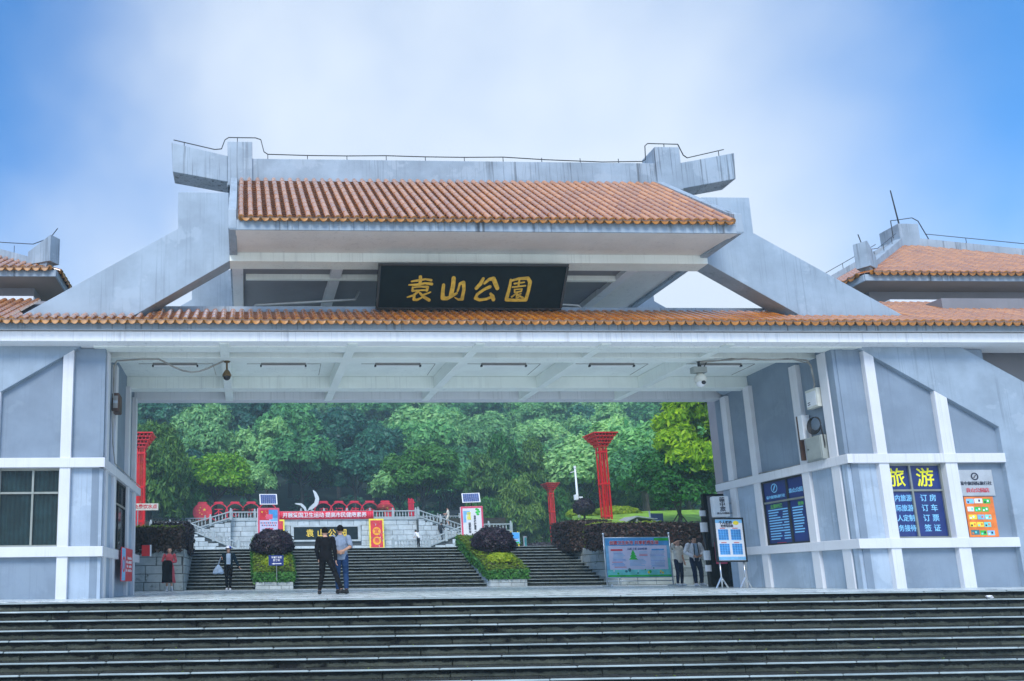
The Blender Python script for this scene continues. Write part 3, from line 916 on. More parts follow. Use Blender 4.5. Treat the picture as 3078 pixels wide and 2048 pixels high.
for r_ in range(5):
    x = -.31
    for c_ in range(3):
        w_ = rp.uniform(.15, .2)
        m_ = rp.choice(['print_teal_dark', 'print_white', 'print_yellow', 'print_teal', 'print_navy', 'print_sky', 'print_green'])
        zc = .37 - .185 * r_ + rp.uniform(-.01, .01)
        MB().box(x, x + w_, -.010, -.0065, zc - .055, zc + .055).build('picture', MAT[m_], pst)
        for q in range(2):
            MB().box(x + .02 + q * .07, x + .06 + q * .07, -.0125, -.0105, zc - .04 + q * .02, zc + .0 + q * .03).build('picture_detail', MAT[rp.choice(['text_dark', 'print_white', 'print_orange', 'print_teal'])], pst)
        x += w_ + .02
# --- side windows on the passage
def side_window(side, s, y0, y1, z0, z1, d, film):
    w = MB().box(min(s * d, s * (d + .015)), max(s * d, s * (d + .015)), y0, y1, z0, z1).build('window', MAT[film], side)
    f = .05
    for a, b, c, e in ((y0, y1, z1 - f, z1), (y0, y1, z0, z0 + f), (y0, y0 + f, z0 + f, z1 - f), (y1 - f, y1, z0 + f, z1 - f)):
        MB().box(min(s * (d - .03), s * d), max(s * (d - .03), s * d), a, b, c, e).build('frame', MAT['dark_metal'], w)
    ym = y0 + (y1 - y0) * .40; zt = z0 + (z1 - z0) * .66
    MB().box(min(s * (d - .028), s * d), max(s * (d - .028), s * d), ym - .03, ym + .03, z0 + f, z1 - f).build('mullion', MAT['dark_metal'], w)
    MB().box(min(s * (d - .032), s * d), max(s * (d - .032), s * d), y0 + f, y1 - f, zt - .025, zt + .025).build('transom', MAT['alu_frame'], w)
    return w, ym, zt
srw, ym, zt = side_window(rside, 1, 1.56, 3.19, B2[1], B1[0], .055, 'blue_film')
RL = (math.pi / 2, 0, -math.pi / 2)         # reads from -X
def sstrip(y0, y1, z, h, mat): MB().box(.049, .0535, y0, y1, z - h / 2, z + h / 2).build('print_line', MAT[mat], srw)
ring = MB()
for i in range(20):
    a0, a1 = 2 * math.pi * i / 20, 2 * math.pi * (i + 1) / 20
    ring.quad(*[(.052, 2.72 - r * math.cos(a) * 1.0, 2.68 + r * math.sin(a)) for r, a in ((.10, a0), (.125, a0), (.125, a1), (.10, a1))])
ring.build('emblem', MAT['text_cyan'], srw)
MB().bar((.052, 2.76, 2.62), (.052, 2.68, 2.75), .004, .04).build('emblem', MAT['text_cyan'], srw)
letter('赣中旅国际旅行社', 'text_cyan', srw, (.052, 2.70, 2.44), RL, size=.092, bold=.012)
letter('袁山公园', 'text_cyan', srw, (.052, 1.92, 2.52), RL, size=.13, bold=.012)
letter('主要线路', 'text_green', srw, (.052, 2.72, 2.18), RL, size=.12, bold=.03)
letter('咨询', 'text_green', srw, (.052, 1.80, 2.16), RL, size=.10, bold=.03)
rp = random.Random(8)
for k in range(12):
    z = 2.09 - .071 * k
    sstrip(2.62 + rp.uniform(-.1, .1), 3.06, z, .030, 'text_cyan')
    sstrip(2.30, 2.54 + rp.uniform(-.06, .04), z, .030, 'text_cyan')
    if k < 10: sstrip(1.72 + rp.uniform(0, .1), 2.12, z - .01, .032, 'text_cyan')
sstrip(2.5, 2.85, 1.20, .015, 'print_red')
slw, _, _ = side_window(lside, -1, 1.56, 3.19, B2[1], B1[0], .075, 'window_glass')
MB().box(-.12, -.10, 1.56, 3.19, B2[1], B1[0]).build('curtain', MAT['curtain_teal'], slw)

# --- cable boxes and cables on the passage walls
jb = empty('meter_box', (8.70, .78, 4.66), R_(-5), 'small white meter box high on the right passage wall', 'box')
MB().box(-.10, .045, -.19, .19, -.24, .24).build('case', MAT['cream_box'], jb, bevel=.012)
MB().box(-.112, -.10, -.16, .16, -.19, .17).build('door', MAT['white_plastic'], jb, bevel=.004)
for k in range(2): MB().box(-.116, -.111, .04, .12, -.15 + .05 * k, -.13 + .05 * k).build('vent_slot', MAT['text_dark'], jb)
jb2 = empty('control_box', (8.70, .90, 3.42), R_(-5), 'large grey green control box below the coiled cable on the right wall', 'box')
MB().box(-.12, .045, -.30, .24, -.30, .30).build('case', MAT['grey_plastic'], jb2, bevel=.012)
MB().box(-.132, -.12, -.27, .21, -.27, .27).build('door', MAT['grey_plastic'], jb2, bevel=.004)
MB().cyl((-.133, .14, 0), (-.145, .14, 0), .018, n=8).build('lock', MAT['dark_metal'], jb2)
jb3 = empty('cable_cabinet', (8.75, 1.20, 3.92), R_(-5), 'narrow white cabinet with brown side left of the coiled cable', 'box')
MB().box(-.14, .045, -.06, .10, -.20, .42).build('case', MAT['white_plastic'], jb3, bevel=.01)
MB().box(-.13, .045, .101, .16, -.72, .42).build('side', MAT['brown_box'], jb3)
coil = MB()
for k in range(5):
    pts = [(8.60 + .012 * k, .82 + (.20 - .012 * k) * math.cos(a), 3.98 + (.21 - .01 * k) * math.sin(a) + .012 * k) for a in np.linspace(0, 2 * math.pi, 25)]
    coil.tube(pts, .012, 5)
coil.tube([(8.60, .62, 3.95), (8.62, .60, 3.5), (8.62, .66, 3.14)], .018, 5)
tag(coil.build('coiled_cable', MAT['cable_black']), 'black coil of cable hanging between boxes on the right wall', 'cable')
c = MB().tube([(5.98, .95, 5.66), (6.4, .7, 5.62), (6.9, .62, 5.63), (7.4, .60, 5.60), (8.1, .60, 5.62), (8.45, .60, 5.58), (8.55, .62, 5.45), (8.62, .66, 5.0), (8.62, .70, 4.90)], .022, 6)
c.tube([(6.0, .93, 5.63), (6.6, .68, 5.66), (7.2, .63, 5.60), (8.0, .62, 5.64), (8.5, .63, 5.52)], .012, 5)
tag(c.build('ceiling_cable', MAT['cable_grey']), 'grey cable bundle running from the white dome camera to the right wall', 'cable')
pts = [(-8.57, .72, 4.7), (-8.56, .70, 5.45), (-8.5, .70, 5.60), (-7.9, .70, 5.64), (-7.5, .70, 5.64)]
for k in range(1, 9): pts.append((-7.5 + 1.55 * k / 8, .70 + .2 * k / 8, 5.64 - .30 * math.sin(math.pi * k / 8) ** 1.2 + .02 * k / 8))
c = MB().tube(pts, .02, 6).tube([(-8.56, .66, 4.35), (-8.57, .8, 3.6), (-8.55, 1.0, 3.16), (-8.56, 3.0, 3.15), (-8.56, 5.0, 3.15)], .014, 5)
tag(c.build('hanging_cable', MAT['cable_grey']), 'sagging grey cable from the left wall to the brown dome camera', 'cable')
c = MB().tube([(8.78, 1.3, 3.15), (8.85, 2.2, 3.13), (8.90, 3.0, 3.16), (8.98, 4.0, 3.13), (9.04, 5.1, 3.13)], .018, 5)
tag(c.build('wall_cable', MAT['cable_grey']), 'pale cable lying along the upper band of the right passage wall', 'cable')
bb = empty('speaker_box', (-8.56, .98, 4.62), 0, 'rusty brown speaker box hung on the left passage wall', 'speaker')
MB().box(-.06, .12, -.2, .2, -.24, .22).build('case', MAT['brown_box'], bb, bevel=.03)
MB().box(-.02, .09, -.215, -.20, -.16, .14).build('grille', MAT['cable_grey'], bb)
MB().box(-.02, .09, -.222, -.214, -.04, .02).build('clamp', MAT['galvanised'], bb)

# --- red notice and red box on the left wall, litter on the steps
rn = empty('red_notice', (-8.50, 2.45, .80), 0, 'red notice board with white emblem strip on the left passage wall', 'sign')
MB().box(-.012, .012, -.62, .95, -.42, .42).build('board', MAT['print_red'], rn)
MB().box(.0125, .016, -.60, -.12, -.40, .40).build('strip', MAT['print_sky'], rn)
em = MB()
for i in range(20):
    a0, a1 = 2 * math.pi * i / 20, 2 * math.pi * (i + 1) / 20
    em.quad(*[(.018, -.36 + r * math.cos(a), r * math.sin(a)) for r, a in ((.13, a0), (.20, a0), (.20, a1), (.13, a1))])
em.build('emblem', MAT['print_red'], rn)
rp = random.Random(2)
for r_ in range(4):
    for c_ in range(8):
        if rp.random() < .9: MB().box(.0125, .017, -.02 + c_ * .108, .045 + c_ * .108 + rp.uniform(-.02, .01), .14 - r_ * .105, .205 - r_ * .105 + rp.uniform(-.02, .01)).build('print_mark', MAT['text_white'], rn)
rb_ = empty('fire_box', (-8.38, 5.12, 1.27), 0, 'small red box with white edge on the end of the left wall', 'box')
MB().box(-.12, .12, -.06, .06, -.16, .16).build('case', MAT['red_paint'], rb_, bevel=.01)
MB().box(.121, .15, -.07, .07, -.17, .17).build('edge', MAT['white_plastic'], rb_)
lit = MB().ball((8.72, EDGE - .17, -RISE + .028), .075, .05, .03, n=8, k=5)
lit.v = [(x + rnd.uniform(-.015, .015), y + rnd.uniform(-.01, .01), z + rnd.uniform(-.008, .008)) for x, y, z in lit.v]
tag(lit.build('litter', MAT['white_plastic']), 'crumpled white paper lying on the second step', 'litter')

# ------------------------------------------------------------------ side pavilions
def pavilion(cx, cy, hx, hy, ze, za, side, label):
    t = empty('side_pavilion', (cx, cy, 0), 0, label, 'building', 'hip roofed pavilions behind the gate')
    MB().box(-hx + .8, hx - .8, -hy + .75, hy - .75, 7.4, ze - .16).build('wall', MAT['dark_wall'], t)
    MB().box(-hx + .55, hx - .55, -hy - .08, -hy + .3, 7.1, 7.97).build('parapet', MAT['white_paint'], t)
    rf = MB()
    zb = ze - .18
    e = [(-hx, -hy), (hx, -hy), (hx, hy), (-hx, hy)]
    rf._add([(x, y, zb) for x, y in e] + [(x, y, ze - .03) for x, y in e] + [(0, 0, za - .06)],
            [(3, 2, 1, 0), (0, 1, 5, 4), (1, 2, 6, 5), (2, 3, 7, 6), (3, 0, 4, 7), (4, 5, 8), (5, 6, 8), (6, 7, 8), (7, 4, 8)])
    r = rf.build('roof', MAT['brown_soffit'], t)
    MB().box(-hx - .01, hx + .01, -hy - .025, -hy + .01, zb - .012, ze).build('fascia', MAT['roof_concrete'], r, bevel=.008)
    MB().box(side * hx - .025, side * hx + .025, -hy + .012, hy, zb - .012, ze).build('fascia', MAT['roof_concrete'], r, bevel=.008)
    def top(h, d):
        def f(x):
            k = max(.02, 1 - abs(x) / h)
            return (-d + d * k, ze + (za - ze) * k)
        return f
    tile_rows(r, -hx + .15, hx - .15, .23, (-hy - .07, ze + .03), top(hx, hy), 1)
    sl = MB().quad((-hy, -hx, ze - .01), (hy, -hx, ze - .01), (.02, -.05, za - .03), (-.02, -.05, za - .03)).build('roof_slope', MAT['roof_concrete'], t)
    sl.rotation_euler = (0, 0, side * math.pi / 2)
    tile_rows(sl, -hy + .15, hy - .15, .23, (-hx - .07, ze + .03), top(hy, hx), 1)
    for sy in (-1, 1):
        for sx_ in (-1, 1):
            p0 = Vector((sx_ * (hx - .25), sy * (hy - .2), ze + .13)); p1 = Vector((0, 0, za + .1))
            h = MB().bar(p0, p1, .22, .34).build('hip', MAT['roof_concrete'], r)
            q = p0 + (p1 - p0) * .03
            d = Vector((sx_ * hx, sy * hy, 0)).normalized(); w = Vector((-d.y, d.x, 0)) * .16
            vs = []
            for o_, z0, z1 in ((.42, .12, .78), (-.55, -.02, .36)):
                c0 = q + d * o_
                if o_ > 0: vs += [c0 - w + Vector((0, 0, z0 - .1)), c0 + w + Vector((0, 0, z0 - .1)), c0 + w + Vector((0, 0, z1)), c0 - w + Vector((0, 0, z1))]
                else: vs += [c0 - w + Vector((0, 0, z0 + .2)), c0 + w + Vector((0, 0, z0 + .2)), c0 + w + Vector((0, 0, z1 + .2)), c0 - w + Vector((0, 0, z1 + .2))]
            MB()._add(vs, [(0, 1, 2, 3), (7, 6, 5, 4), (0, 4, 5, 1), (1, 5, 6, 2), (2, 6, 7, 3), (3, 7, 4, 0)]).build('hip_end', MAT['roof_concrete'], r, bevel=.01)
            wv = [q + d * .5 + Vector((0, 0, 1.0)), q + d * .2 + Vector((0, 0, .82)), q - d * .55 + Vector((0, 0, .86))]
            wv += [p0 + (p1 - p0) * k + Vector((0, 0, .42)) for k in (.35, .6, .9)]
            b = MB().tube(wv, .012, 5)
            for k in (.25, .5, .75):
                c0 = p0 + (p1 - p0) * k; b.cyl(c0, c0 + Vector((0, 0, .42)), .009, n=5)
            b.build('lightning_wire', MAT['dark_metal'], r)
    MB().box(-.36, .36, -.36, .36, za - .35, za + .62).build('finial_block', MAT['roof_concrete'], r, bevel=.015)
    b = MB().tube([(-.55, -.3, za + .1), (-.55, -.3, za + .75), (-.3, -.2, za + .82), (.35, -.2, za + .92), (.55, -.2, za + .80), (.75, -.3, za + .0)], .014, 5)
    b.build('lightning_wire', MAT['dark_metal'], r)
    MB().cyl((-.15, -.2, za + .6), (-.28, -.2, za + 1.95), .025, .018, n=6).build('lightning_rod', MAT['dark_metal'], r)
pavilion(17.6, 6.5, 5.46, 4.0, 8.75, 11.75, -1, 'tiled hip roof pavilion with lightning rod rising behind the right leg')
pavilion(-16.0, 6.5, 5.46, 4.0, 8.75, 11.75, 1, 'tiled hip roof pavilion cut by the left edge of the picture')
# wings of the gate building behind the legs
for s, lab in ((-1, 'plain dark wing wall behind the left leg of the gate'), (1, 'plain dark wing wall behind the right leg of the gate')):
    w = MB().box(min(s * 12.5, s * 22), max(s * 12.5, s * 22), .9, 10, -.002, 7.35)
    tag(w.build('gate_wing', MAT['dark_wall']), lab, 'building', 'wings of the gate')

# ------------------------------------------------------------------ name board on the gate
nb_t, nb_b = Vector((0, -.16, 7.70)), Vector((0, .40, 6.80))
nb = empty('name_board', (-.02, .12, 7.25), 0, 'black name board with gold brush characters leaning below the upper roof', 'sign')
tilt = math.atan2(nb_b.y - nb_t.y, nb_t.z - nb_b.z)
NH = (nb_t - nb_b).length; NW = 4.52
def on_board(o): o.rotation_euler = (tilt, 0, 0); return o
on_board(MB().box(-NW / 2, NW / 2, -.04, .04, -NH / 2, NH / 2).build('board', MAT['black_board'], nb))
fr = MB()
for a, b, c, d in ((-NW / 2, NW / 2, NH / 2 - .05, NH / 2 + .012), (-NW / 2, NW / 2, -NH / 2 - .012, -NH / 2 + .05)): fr.box(a, b, -.075, .035, c, d)
for a, b in ((-NW / 2 - .012, -NW / 2 + .05), (NW / 2 - .05, NW / 2 + .012)): fr.box(a, b, -.073, .033, -NH / 2 + .05, NH / 2 - .05)
on_board(fr.build('frame', MAT['black_gloss'], nb, bevel=.008))
def brush(strokes, cx, cz, w, h):
    """brush strokes: each a list of (x, z, width) in the unit box, laid as flat rounded ribbons"""
    b = MB()
    for k, st in enumerate(strokes):
        y = -.056 - .0012 * k
        pts = []
        for (x0, z0, w0), (x1, z1, w1) in zip(st[:-1], st[1:]):
            for t in (0, .25, .5, .75): pts.append((x0 + (x1 - x0) * t, z0 + (z1 - z0) * t, w0 + (w1 - w0) * t))
        pts.append(st[-1])
        for q, (x, z, ww) in enumerate(pts):
            n = 10; r = ww * .5
            yy = y - .00004 * q
            ring = [(cx + (x - .5) * w + r * w * math.cos(2 * math.pi * i / n), yy, cz + (z - .5) * h + r * w * math.sin(2 * math.pi * i / n)) for i in range(n)]
            back = [(p[0], -.041, p[2]) for p in ring]
            b._add(ring + back, [tuple(range(n - 1, -1, -1))[::-1]] + [(i, n + i, n + (i + 1) % n, (i + 1) % n) for i in range(n)])
        for q, (p, p2) in enumerate(zip(pts[:-1], pts[1:])):
            d = Vector((p2[0] - p[0], p2[1] - p[1])); 
            if d.length < 1e-6: continue
            d.normalize(); nx_, nz_ = -d.y, d.x
            yy = y - .0005 - .00004 * q
            c4 = [(cx + (u[0] + sg * nx_ * u[2] * .5 - .5) * w, yy, cz + (u[1] - .5) * h + sg * nz_ * u[2] * .5 * w) for u, sg in ((p, 1), (p, -1), (p2, -1), (p2, 1))]
            bk = [(v[0], -.041, v[2]) for v in c4]
            b._add(c4 + bk, [(0, 1, 2, 3), (0, 3, 7, 4), (2, 1, 5, 6)])
    return on_board(b.build('gold_character', MAT['gold_leaf'], nb))
YUAN = [[(.14, .80, .06), (.4, .84, .09), (.7, .89, .07), (.93, .85, .10)], [(.48, .98, .13), (.50, .82, .12), (.47, .64, .10)], [(.05, .66, .06), (.35, .67, .09), (.7, .73, .08), (.97, .70, .11)],
        [(.21, .57, .07), (.20, .44, .09)], [(.22, .56, .06), (.55, .60, .07), (.82, .58, .10), (.79, .44, .10)], [(.21, .42, .08), (.5, .45, .06), (.8, .46, .07)],
        [(.46, .42, .09), (.28, .25, .09), (.02, .17, .05)], [(.30, .27, .10), (.29, .08, .11), (.42, .06, .09), (.60, .15, .06)], [(.52, .34, .08), (.66, .20, .11), (.92, .06, .13)], [(.95, .38, .05), (.66, .26, .08)]]
SHAN = [[(.08, .66, .13), (.08, .35, .15), (.10, .14, .17), (.28, .12, .14), (.50, .24, .12), (.66, .34, .08)], [(.46, .93, .17), (.47, .65, .17), (.43, .28, .18)], [(.68, .42, .08), (.74, .72, .10), (.88, .76, .15), (.93, .50, .13), (.90, .12, .14)], [(.92, .10, .11), (.76, .08, .08), (.60, .16, .04)]]
GONG = [[(.30, .92, .12), (.22, .72, .15), (.07, .54, .14)], [(.38, .74, .10), (.55, .90, .12), (.72, .92, .17), (.84, .70, .17), (.93, .54, .15)], [(.62, .60, .13), (.40, .50, .11), (.14, .30, .11), (.08, .14, .13), (.26, .07, .12), (.55, .11, .10), (.80, .22, .10)], [(.68, .32, .10), (.78, .22, .14), (.83, .09, .15)]]
PARK = [[(.13, .88, .09), (.12, .55, .13), (.06, .12, .14)], [(.13, .84, .08), (.45, .93, .10), (.82, .95, .13), (.93, .80, .15), (.92, .45, .13), (.87, .10, .14)], [(.06, .08, .13), (.45, .06, .11), (.87, .08, .13)],
        [(.30, .73, .07), (.70, .79, .05)], [(.48, .86, .07), (.48, .62, .07)], [(.24, .59, .06), (.76, .65, .06)], [(.34, .50, .06), (.36, .38, .06), (.62, .42, .06), (.64, .52, .05), (.36, .50, .05)], [(.48, .38, .06), (.26, .20, .06)], [(.46, .34, .06), (.46, .15, .07), (.58, .2, .04)], [(.62, .33, .05), (.50, .28, .06), (.74, .16, .08)]]
for ch, x in ((YUAN, -1.245), (SHAN, -.435), (GONG, .37), (PARK, 1.14)):
    brush(ch, x, -.05, .59, .58)

# ------------------------------------------------------------------ stone wall, balustrades and double stairs of the terrace
WY = 45.2
sw = MB().box(-6.9, 9.75, WY + .06, WY + .6, 2.9, TZ - .02).build('stone_wall', MAT['mortar'])
tag(sw, 'pale stone block retaining wall carrying the black name plaque', 'wall')
BLK = [chamfer_box('stone_block', 1, .16, 1, .015, 'wall_stone', .008, 2, 30 + k) for k in range(5)]
def courses(parent, x0, x1, y, z0, z1, h, rr, skip=None, wmin=.7, wmax=1.5):
    z = z0; k = 0
    n = max(1, round((z1 - z0) / h)); h = (z1 - z0) / n
    for j in range(n):
        x = x0 - rr.uniform(0, .5)
        while x < x1:
            w = rr.uniform(wmin, wmax); a, b = max(x, x0), min(x + w, x1); x += w
            if b - a < .1: continue
            zz0, zz1 = z0 + j * h, z0 + (j + 1) * h
            if skip and a < skip[1] and b > skip[0] and zz0 < skip[3] - .05 and zz1 > skip[2] + .05:
                for p, q in ((a, skip[0]), (skip[1], b)):
                    if q - p > .12: link('stone_block', rr.choice(BLK), parent, ((p + q) / 2, y + rr.uniform(-.012, .012), (zz0 + zz1) / 2), None, (q - p - .025, 1, zz1 - zz0 - .025))
                continue
            link('stone_block', rr.choice(BLK), parent, ((a + b) / 2, y + rr.uniform(-.012, .012), (zz0 + zz1) / 2), None, (b - a - .025, 1, zz1 - zz0 - .025))
rr = random.Random(12)
courses(sw, -6.9, 9.75, WY, 2.93, 5.62, .45, rr, skip=(-1.55, 4.75, 3.75, 5.2))
MB().box(-7.0, 9.85, WY - .16, WY + .3, 5.62, 5.80).build('coping', MAT['rail_stone'], sw, bevel=.02)
# plaque
pq = empty('wall_plaque', (1.60, WY - .02, 4.48), 0, 'black plaque with gold characters set into the stone wall behind the two men', 'sign')
MB().box(-2.84, 2.84, -.06, .04, -.56, .56).build('slab', MAT['black_board'], pq, bevel=.01)
q = MB()
for a in ((-3.12, 3.12, .57, .72), (-3.12, 3.12, -.72, -.57), (-3.12, -2.85, -.569, .569), (2.85, 3.12, -.569, .569)): q.box(a[0], a[1], -.09, .05, a[2], a[3])
q.build('surround', MAT['wall_stone'], pq, bevel=.01)
for i, ch in enumerate('袁山公园'):
    letter(ch, 'gold_letter', pq, (-1.42 + .98 * i, -.064, -.02), size=.72, bold=.015)

def balustrade(name, pts, label, group='stone balustrades of the terrace', h=.62, post_every=2.1, bal=.26, posts=True):
    """pts: 3-D points of the base line; rails follow the slope; posts with round finials, vase balusters"""
    t = empty(name, pts[0], 0, label, 'balustrade', group)
    o = Vector(pts[0])
    for a, b in zip(pts[:-1], pts[1:]):
        a, b = Vector(a) - o, Vector(b) - o
        L = Vector((b.x - a.x, b.y - a.y, 0)).length
        up = Vector((0, 0, 1))
        MB().bar(a + up * h, b + up * h, .15, .10).build('rail', MAT['rail_stone'], t, bevel=.015)
        MB().bar(a + up * .06, b + up * .06, .17, .12).build('plinth', MAT['rail_stone'], t, bevel=.01)
        n = max(1, round(L / post_every))
        for i in range(n + 1):
            if i == 0 and (a - (Vector(pts[0]) - o)).length > .01: continue
            p = a + (b - a) * (i / n)
            po = MB().box(-.11, .11, -.11, .11, -.12, h + .10).build('post', MAT['rail_stone'], t, bevel=.015, loc=p)
            MB().lathe([(.10, 0), (.11, .03), (.06, .06), (.085, .11), (.07, .17), (.02, .20)], (0, 0, h + .10), 8).build('finial', MAT['rail_stone'], po, True)
        m_ = max(2, round(L / bal))
        for i in range(m_):
            p = a + (b - a) * ((i + .5) / m_)
            if abs(((i + .5) / m_ * n) - round((i + .5) / m_ * n)) < .09 * n / max(n, 1): continue
            link('baluster', BALU, t, p + up * .12)
    return t
BALU = MB().lathe([(.05, 0), (.055, .03), (.03, .07), (.075, .17), (.05, .27), (.028, .36), (.05, .42), (.05, .46)], n=8).mesh('baluster', MAT['rail_stone'], True)
balustrade('balustrade', [(-6.75, WY - .02, 5.80), (9.72, WY - .02, 5.80)], 'long level balustrade on top of the stone wall, partly behind the red banner')
# right stairs: lower flight up to the landing, upper flight back towards the wall top
def stair_side(s, xa, xl, tag_, zland, far):
    """s: +1 right, -1 left; xa: foot of the lower flight; xl: landing"""
    t = empty('terrace_stairs', (xl, WY - 2, 2.93), 0, f'stone switchback stairs climbing the {tag_} end of the terrace wall', 'stairs', 'switchback stairs of the terrace')
    o = Vector((xl, WY - 2, 2.93))
    xt = s * abs(9.75 if s > 0 else 6.8)
    base = MB().prism([(xa - o.x, 0), (xl - o.x, zland - 2.93), (far - o.x, zland - 2.93), (far - o.x, 0)], 'y', .35, .85).build('flight_wall', MAT['mortar'], t)
    up = MB().prism([(xt - o.x, 0), (xt - o.x, TZ - 2.93 - .05), (xl - o.x, zland - 2.93), (far - o.x, zland - 2.93), (far - o.x, 0)], 'y', 1.3, 2.0).build('flight_wall', MAT['mortar'], t)
    # facing blocks, cut to the slope course by course
    r3 = random.Random(20 + s)
    H = .42
    for par, y, top in ((base, .30, lambda x: (zland - 2.93) * min(1, max(0, (x - xa) / (xl - xa)))), (up, 1.25, lambda x: (zland - 2.93) + (TZ - zland) * max(0, 1 - (x - xt) / (xl - xt)))):
        lo, hi = sorted((xa if par is base else xt, far))
        for j in range(8):
            x = lo - r3.uniform(0, .5)
            while x < hi:
                w = r3.uniform(.6, 1.1); a, b = max(lo, x), min(hi, x + w); x += w
                zt_ = min(top(a), top(b)); z0 = j * H; z1 = min(z0 + H, zt_)
                if z1 - z0 < .1 or b - a < .15: continue
                link('stone_block', r3.choice(BLK), par, ((a + b) / 2 - o.x, y, (z0 + z1) / 2), None, (b - a - .025, 1, z1 - z0 - .025))
    n = 10
    for i in range(n):
        xx = xa + (xl - xa) * (i + .5) / n; hz = (zland - 2.93) * (i + 1) / n
        w = abs(xl - xa) / n
        link('step_block', STEPB, t, (xx - o.x, .95, hz - .08), None, (w + .04, 1, 1))
        xx = xl + (xt - xl) * (i + .5) / n; hz = (zland - 2.93) + (TZ - zland) * (i + 1) / n
        w = abs(xt - xl) / n
        link('step_block', STEPB, t, (xx - o.x, 1.75, hz - .08), None, (w + .04, 1, 1))
    balustrade('balustrade', [(xa, WY - 1.75, 3.0), (xl, WY - 1.75, zland + .05)], f'sloping balustrade of the lower flight on the {tag_} terrace stairs', bal=.30, post_every=1.9)
    balustrade('balustrade', [(xt, WY - .75, TZ + .02), (xl, WY - .75, zland + .05)], f'sloping balustrade of the upper flight on the {tag_} terrace stairs', bal=.30, post_every=1.9)
    balustrade('balustrade', [(xl, WY - 1.75, zland + .05), (far, WY - 1.75, zland + .05)], f'short level balustrade at the landing of the {tag_} terrace stairs', bal=.27)
STEPB = chamfer_box('step_block', 1, 1.0, .16, .015, 'rail_stone')
stair_side(1, 10.0, 13.7, 'right', 4.35, 17.6)
stair_side(-1, -6.2, -10.35, 'left', 4.70, -13.6)
balustrade('balustrade', [(6.85, WY - 3.4, 2.95), (9.9, WY - 3.4, 2.95)], 'low balustrade at the foot of the wall right of the yellow board')
balustrade('balustrade', [(-6.1, WY - 3.4, 2.95), (-3.9, WY - 3.4, 2.95)], 'low balustrade at the foot of the wall behind the left planter')
balustrade('balustrade', [(-14.5, 50.5, TZ), (-9.4, 50.5, TZ)], 'shaded balustrade on the far left of the terrace below the willow')
balustrade('balustrade', [(11.2, 51, TZ + .05), (15.5, 51, TZ + .05)], 'short balustrade beyond the upper right stairs under the round tree')
g = MB().box(10.0, 18, WY + .4, 60, 2.9, TZ); structure(g.build('terrace_corner', MAT['soil']))

# ------------------------------------------------------------------ banner, yellow boards
bn = empty('banner', (1.66, WY - .22, 6.08), 0, 'long red banner with white characters hung on the terrace balustrade', 'banner')
cl = MB(); n = 48
for i in range(n):
    xx = [-4.22 + 8.44 * k / n for k in (i, i + 1)]
    yy = [.015 * math.sin(k * .9) + .01 * math.sin(k * 2.3) for k in (i, i + 1)]
    zt_ = [.37 - .02 * math.sin(math.pi * (k % 12) / 12) for k in (i, i + 1)]
    cl.quad((xx[0], yy[0], -.36), (xx[1], yy[1], -.36), (xx[1], yy[1], zt_[1]), (xx[0], yy[0], zt_[0]))
o = cl.build('cloth', MAT['red_board'], bn, True); sm = o.modifiers.new('thick', 'SOLIDIFY'); sm.thickness = .01
letter('开展爱国卫生运动 提高市民健康素养', 'text_white', bn, (-.15, -.045, -.01), size=.48, bold=.006, spacing=.92)
for s in (-1, 1): MB().cyl((s * 4.22, .0, -.37), (s * 4.22, 0, .40), .02, n=6).build('pole', MAT['steel'], bn)
def yellow_board(x, label):
    t = empty('festival_board', (x, WY - .55, 2.93), 0, label, 'board', 'yellow boards against the stone wall')
    MB().box(-.66, .66, -.04, .04, .10, 2.76).build('board', MAT['print_yellow'], t, bevel=.01)
    MB().box(-.53, .53, -.048, -.041, .24, 2.62).build('panel', MAT['print_red'], t)
    r4 = random.Random(4)
    for k in range(26):
        a = r4.uniform(0, 6.28); zc = r4.uniform(.35, 2.5); xc = r4.choice((-1, 1)) * r4.uniform(.12, .42)
        if abs(zc - 1.72) < .42 and abs(xc) < .32 or abs(zc - .82) < .42 and abs(xc) < .32: continue
        pts = [(xc + .12 * math.cos(a + u) * (1 + .2 * u), -.052 - .0003 * k, zc + .12 * math.sin(a + u) * (1 + .2 * u)) for u in np.linspace(0, 3, 7)]
        m_ = MB()
        for p, q_ in zip(pts[:-1], pts[1:]): m_.bar(p, q_, .05, .004)
        m_.build('scroll', MAT[r4.choice(['print_white', 'print_lilac', 'print_orange', 'print_teal'])], t)
    for z, ch in ((1.66, '宜'), (.82, '春')):
        d = MB().cyl((0, -.06, z), (0, -.066, z), .36, n=24).build('disc', MAT['orange_disc'], t)
        letter(ch, 'print_red', t, (0, -.068, z), size=.46, bold=.02)
    for s in (-1, 1): MB().bar((s * .5, .05, 2.2), (s * .5, .7, 0), .05).bar((s * .5, 0, 0), (s * .5, 0, .1), .05).build('prop', MAT['galvanised'], t)
yellow_board(6.03, 'yellow festival board with two orange discs right of the plaque')
yellow_board(-2.75, 'yellow festival board half hidden behind the left solar billboard')

